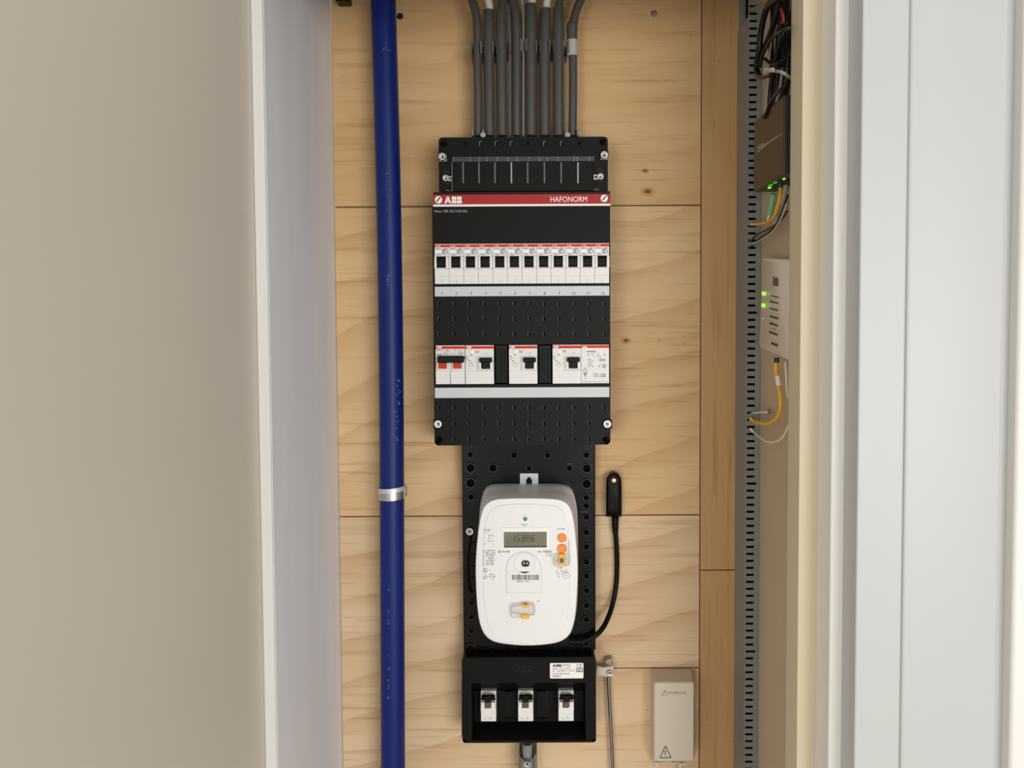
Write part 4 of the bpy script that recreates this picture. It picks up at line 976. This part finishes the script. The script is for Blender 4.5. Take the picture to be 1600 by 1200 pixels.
# ------------------------------------------------------------------ cable duct on the side wall
dn, df = .902, .950; XF = XD(1166.5, dn)          # near and far sides, lid plane
c0 = (XF, -1 + (dn + df) / 2, ZB + .3)
du = thing('cable_duct', 'grey slotted cable duct running full height on the right side wall', 'cable duct', c0)
z0d, z1d = .30, 2.15
zlid = P(1164, 24.5, y_(dn)).z
MB().box(XF, XF + .0016, y_(dn) + .0002, y_(df), z0d, zlid).build('lid', 'duct_lid', du, bevel=.0006)
MB().box(XR - .0022, XR - .0004, y_(dn) + .0002, y_(df), z0d, z1d).build('duct_back', 'duct', du)
MB().box(XF + .0018, XR - .0024, y_(df) - .0012, y_(df), z0d, z1d).build('far_wall', 'duct', du)
px_ = lambda p: XD(p, dn)
hl = []; z = z1d - .01; k = 0
while z > z0d + .02:
    wide = (k % 24 == 3)
    hl.append((px_(1168.0), px_(1183.5 if wide else 1180.3), z - .0028, z)); z -= 11.2 * dn / F; k += 1
mb = MB(); plate(mb, XF + .0002, XR - .0005, z0d, z1d, y_(dn), y_(dn) + .0014, holes=hl); mb.build('slotted_wall', 'duct', du, recalc=False)
MB().box(XF + .0018, XR - .0024, y_(dn) + .016, y_(dn) + .018, z0d, z1d).build('duct_dark_sheet', 'hole', du)  # black sheet standing in for the dark inside the duct
# black duct section at the very top where the lid is missing

# ------------------------------------------------------------------ router, modem and their cords
def Pw(px, py, g=.012, dmax=.893):
    d = min((XR - g) * F / max(px - PPX, 1), dmax); return P(px, py, -1 + d)
Xr = .2400; ya, yb2 = -.1552, -.2560
zt, zb_ = P(1176, 190, ya).z, P(1176, 300.5, ya).z
ro = thing('router', 'dark brown network router box on the side wall with green lights underneath', 'router', (XR, (ya + yb2) / 2, zb_))
MB().box(Xr, XR - .0005, yb2, ya, zb_, zt).build('router_body', 'router', ro, bevel=.0018)
MB().box(Xr + .0008, XR - .0015, yb2 - .0015, yb2 - .0001, zb_ + .001, zt - .001).build('end_panel', 'router_d', ro, bevel=.0006)
mb = MB(); p0 = PX(1193, 227.5, Xr - .0002); p1 = PX(1221.5, 209, Xr - .0002); w = .0005
mb.add([p0 + Vector((0, 0, -w * 3)), p1 + Vector((0, 0, -w)), p1 + Vector((0, 0, w)), p0 + Vector((0, 0, w))], [(0, 1, 2, 3)]); mb.build('silver_line', 'rib', ro, recalc=False)
mb = MB()
for (xa_, ya_, xb_, yb_) in ((1183.2, 229.5, 1184.3, 238.5), (1185, 236, 1188, 236.8), (1185.6, 228.2, 1188.6, 234), (1189.4, 226.5, 1193.4, 231.8)):
    a_ = PX(xa_, ya_, Xr - .0002); b_ = PX(xb_, yb_, Xr - .0002)
    mb.add([(Xr - .0002, a_.y, a_.z), (Xr - .0002, b_.y, a_.z + .001), (Xr - .0002, b_.y, b_.z + .001), (Xr - .0002, a_.y, b_.z)], [(0, 1, 2, 3)])
mb.build('printed_badge', 'rib', ro, recalc=False)
for i, (fx, fy, m_, s) in enumerate(((.35, .30, 'led', .0022), (.45, .62, 'led', .0020), (.30, .80, 'led', .0018), (.2, .45, 'led_dim', .0034), (.2, .6, 'led_dim', .0030))):
    x = Xr + .024 * fx; y = ya + (yb2 - ya) * fy
    MB().box(x - s * .5, x + s * .5, y - s, y + s, zb_ - .0008, zb_ + .0002).build('status_light' if m_ == 'led' else 'lit_port', m_, ro)
for fy in (.42, .56, .70): 
    y = ya + (yb2 - ya) * fy; MB().box(Xr + .008, Xr + .022, y - .006, y + .005, zb_ - .0022, zb_ - .0001).build('port', 'router_d', ro, bevel=.0005)
Xo = .2550; oa, ob = -.1332, -.240
ot, obm = P(1188, 410.5, oa).z, P(1188, 550, oa).z
on = thing('network_terminal', 'white network terminal with two green lights mounted below the router', 'modem', (XR - .0005, (oa + ob) / 2, (ot + obm) / 2))
yc_ = (oa + ob) / 2; zc_ = (ot + obm) / 2
mb = MB(); rr_ = rrect(ob, oa, obm, ot, .004)
mb.loft([[(Xo + .0016, y, z) for y, z in rr_], [(XR - .0016, y, z) for y, z in rr_]])
cap = rrect(ob + .0014, oa - .0014, obm + .0014, ot - .0014, .003)
mb.loft([[(Xo, y, z) for y, z in cap], [(Xo + .0016, y, z) for y, z in rr_]], True, False)
mb.build('terminal_body', 'ont', on, sharp=60)
XO = Xo - .0002; mb = MB()
def oquad(ya_, yb_, z0_, z1_): mb.add([(XO, ya_, z0_), (XO, yb_, z0_), (XO, yb_, z1_), (XO, ya_, z1_)], [(0, 1, 2, 3)])
def oy(px): return PX(px, 480, Xo).y
def oz(py): return P(1205, py, PX(1205, 480, Xo).y).z
r4 = random.Random(9)
for py, h, n_, x0_, x1_ in ((464, 2, 1, 1204, 1217), (473, 3, 1, 1203, 1216.5), (484, 3, 1, 1203.5, 1216), (496, 4, 1, 1203.5, 1217), (507, 4, 1, 1203.5, 1217), (514, 1.2, 1, 1207, 1214), (521, 4, 1, 1203.5, 1217), (537, 5, 2, 1207, 1218)):
    x = x0_
    while x < x1_ - .4:
        w = .6 + r4.random() * 1.4; oquad(oy(x), oy(min(x + w, x1_)), oz(py + h / 2), oz(py - h / 2 * (.5 + .5 * r4.random()))); x += w + .4
for k in range(6): oquad(oy(1206.4 + k * 1.5), oy(1207.4 + k * 1.5), oz(448), oz(433.5 + (k % 3)))
stuff(mb.build('fine_print', 'dark_print', on, recalc=False))
for py in (463.3, 482.3): MB().box(Xo - .0012, Xo, oy(1191.3), oy(1195.2), oz(py + 2.6), oz(py - 2.6)).build('status_light', 'led', on, bevel=.0005)
MB().box(Xo - .0006, Xo, oy(1192), oy(1193.3), oz(505), oz(502.6)).build('indicator', 'white', on)
on.rotation_euler = (math.radians(5.5), 0, 0)

def cord(name, label, pts, wpx, m, cat='cable', group=None, parts=None, g=.012, n=10):
    q = [Pw(p[0], p[1], min(p[2] if len(p) > 2 else g, .016 if p[0] > 1226 else 1)) for p in pts]
    r = wpx / 2 * .84 / F
    if parts is None:
        return tag(MB().tube(q, r, n, 6).build(name, m), label, cat, group)
    t = thing(name, label, cat, q[0], group); MB().tube(q, r, n, 6).build('cord', m, t)
    for nm, a, b, wp, mm in parts: MB().tube([Pw(*a), Pw(*b)], wp / 2 * .84 / F, n, 1).build(nm, mm, t, bevel=0)
    return t
GYC = 'yellow network cables'
cord('network_cable', 'yellow network cable curving from the router into the duct', [(1219, 290, .016), (1219, 305), (1215, 322), (1209, 339), (1199, 347), (1185, 350), (1173, 350.5)], 5, 'yellow', group=GYC, parts=[('plug', (1219.5, 283, .016), (1219, 293, .016), 7, 'router_d')])
cord('network_cable', 'yellow network cable hanging from the white terminal into the duct', [(1212.5, 566), (1212.5, 580), (1214.5, 597), (1218.5, 615), (1219.5, 632), (1217, 646), (1210, 656), (1200, 661.5), (1188, 661), (1177, 657.5), (1172, 653)], 6, 'yellow', group=GYC,
     parts=[('plug', (1213.5, 559), (1213.5, 566.5), 8, 'router_d'), ('cable_tag', (1214.8, 588), (1216.8, 603), 7.5, 'cable_white')])
cord('patch_lead', 'green plug on a short lead hanging under the router', [(1206.5, 305), (1204, 322), (1201.5, 336), (1199.5, 343)], 3, 'cable_white', parts=[('plug', (1208.6, 303, .012), (1203, 335, .012), 9, 'green')])
cord('grey_cable', 'thick grey cord dropping from the router behind the yellow cable', [(1229, 276, .008), (1226, 296, .008), (1221, 316, .008), (1214, 334, .008), (1209, 352, .008), (1200, 364, .008)], 7, 'cable_grey')
GBK = 'thin black cords below the router'
for i, (lb, pts, w) in enumerate((('outer thin black cord sloping below the router into the duct', [(1231, 305), (1224, 326), (1216, 345), (1205, 360), (1190, 370), (1178, 381), (1172, 388)], 3.2),
                                  ('inner thin black cord sloping below the router into the duct', [(1230, 330), (1221, 343), (1210, 352), (1196, 360), (1184, 366), (1172, 377)], 3.0))):
    cord('black_cord', lb, pts, w, 'cable_black', group=GBK, g=.010 + .004 * i)
cord('grey_lead', 'thin grey lead tucked along the black cords into the duct', [(1229, 318, .02), (1218, 346, .02), (1203, 366, .02), (1187, 376, .02), (1175, 382, .02)], 2.6, 'cable_grey')
cord('white_cable', 'thin white cord sagging from the frame edge into the duct', [(1236, 655), (1229, 672), (1222, 684), (1212, 690), (1200, 690.5), (1188, 684), (1178, 676), (1172, 669)], 2.8, 'cable_white')
cord('white_lead', 'short white lead hanging at the frame edge under the terminal', [(1227, 566), (1228.5, 590), (1230, 612), (1234, 628)], 2.6, 'cable_white')
# wall pin
p0 = Pw(1172.5, 645.5, .004, .890); p1 = Pw(1201, 643.5, .006)
pn = thing('wall_pin', 'pale metal pin with washer lying across the duct edge above the yellow loop', 'pin', p1)
MB().tube([p0, p0.lerp(p1, .3), p1], [.0005, .0011, .0013], 10, 3).build('pin_shank', 'bracket', pn)
MB().tube([p1 + Vector((-.0008, 0, 0)), p1 + Vector((.0012, 0, 0))], .0026, 14, 1).build('washer', 'steel_d', pn)
# bundle at the top right
GT = 'black cords bundled above the router'
bund = [
    ('thick black cord looping down the left side of the bundle', [(1224, -8), (1204, 4), (1195, 22), (1189, 50), (1186, 80), (1182, 104), (1187, 119), (1199, 117), (1210, 108)], 9, 'cable_black', .030),
    ('thick black cord crossing straight down inside the bundle', [(1217, -4), (1213, 22), (1206, 46), (1198, 68), (1190, 84), (1186, 100)], 9, 'cable_black', .024),
    ('black cord arching from the frame edge into the bundle', [(1238, 43), (1226, 46), (1212, 54), (1202, 66), (1192, 84), (1188, 105)], 5, 'cable_black', .034),
    ('black cord running down behind the router through the tie', [(1230, 36), (1222, 60), (1214, 88), (1209, 115), (1204, 140), (1202, 168)], 7, 'cable_black', .020),
    ('thin black cord sweeping from the frame edge to the router top', [(1238, 126), (1224, 136), (1212, 148), (1203, 162), (1198, 176), (1194, 184)], 5, 'cable_black', .026),
    ('black cord bending over the top right of the bundle', [(1208, -6), (1220, 4), (1229, 20), (1231, 44), (1226, 76), (1220, 104)], 8, 'cable_black', .014),
]
bund += [
    ('thick black cord at the back right of the bundle along the frame edge', [(1236, -6), (1233, 30), (1231, 80), (1228, 130), (1222, 165)], 12, 'cable_black', .006),
    ('black cord at the back of the bundle next to the red wire', [(1224, -6), (1220, 30), (1216, 80), (1214, 130), (1211, 165)], 11, 'cable_black', .006),
    ('black cord at the back of the bundle behind the cable tie', [(1206, -6), (1208, 30), (1205, 70), (1207, 110), (1205, 160)], 9, 'cable_black', .006),
    ('slim black cord crossing from the tie to the frame edge', [(1195, 92), (1206, 100), (1218, 98), (1230, 88), (1240, 80)], 5, 'cable_black', .022),
]
for lb, pts, w, m_, g_ in bund: cord('black_cord', lb, pts, w, m_, group=GT, g=g_)
cord('grey_lead', 'pale grey lead from the cable tie towards the frame edge', [(1202, 112, .03), (1212, 111, .03), (1224, 114, .028), (1238, 124, .026)], 4.5, 'cable_grey')
cord('grey_lead', 'thin grey lead hanging straight inside the black bundle', [(1214, 40, .012), (1207, 60, .012), (1202, 90, .012), (1200, 130, .012), (1197, 170, .012)], 3, 'cable_grey')
cord('grey_lead', 'grey lead slanting down to the router behind the thin black cord', [(1226, 70, .008), (1222, 110, .008), (1218, 140, .008), (1213, 160, .008)], 4, 'cable_grey')
cord('brown_lead', 'tan lead entering the duct at the very top right', [(1206, -4, .02), (1194, 5, .02), (1183, 11, .018), (1172, 15, .014)], 5, 'cable_brown')
cord('red_wire', 'short red and orange wire end showing in the black bundle', [(1220, 14, .028), (1222.5, 22, .03), (1224, 29, .03), (1222.5, 36, .03)], 3.4, 'cable_red')
a_ = Pw(1198, 113, .036); t = thing('cable_tie', 'pale cable tie gathering the black cords above the router', 'cable tie', a_)
MB().tube([Pw(1197, 114, .036), Pw(1202, 110, .038), Pw(1208, 109, .036)], .0022, 10, 3).build('tie_band', 'cable_grey', t)
MB().box(a_.x - .003, a_.x + .002, a_.y - .003, a_.y + .003, a_.z - .002, a_.z + .0035).build('tie_head', 'cable_grey', t, bevel=.0008)
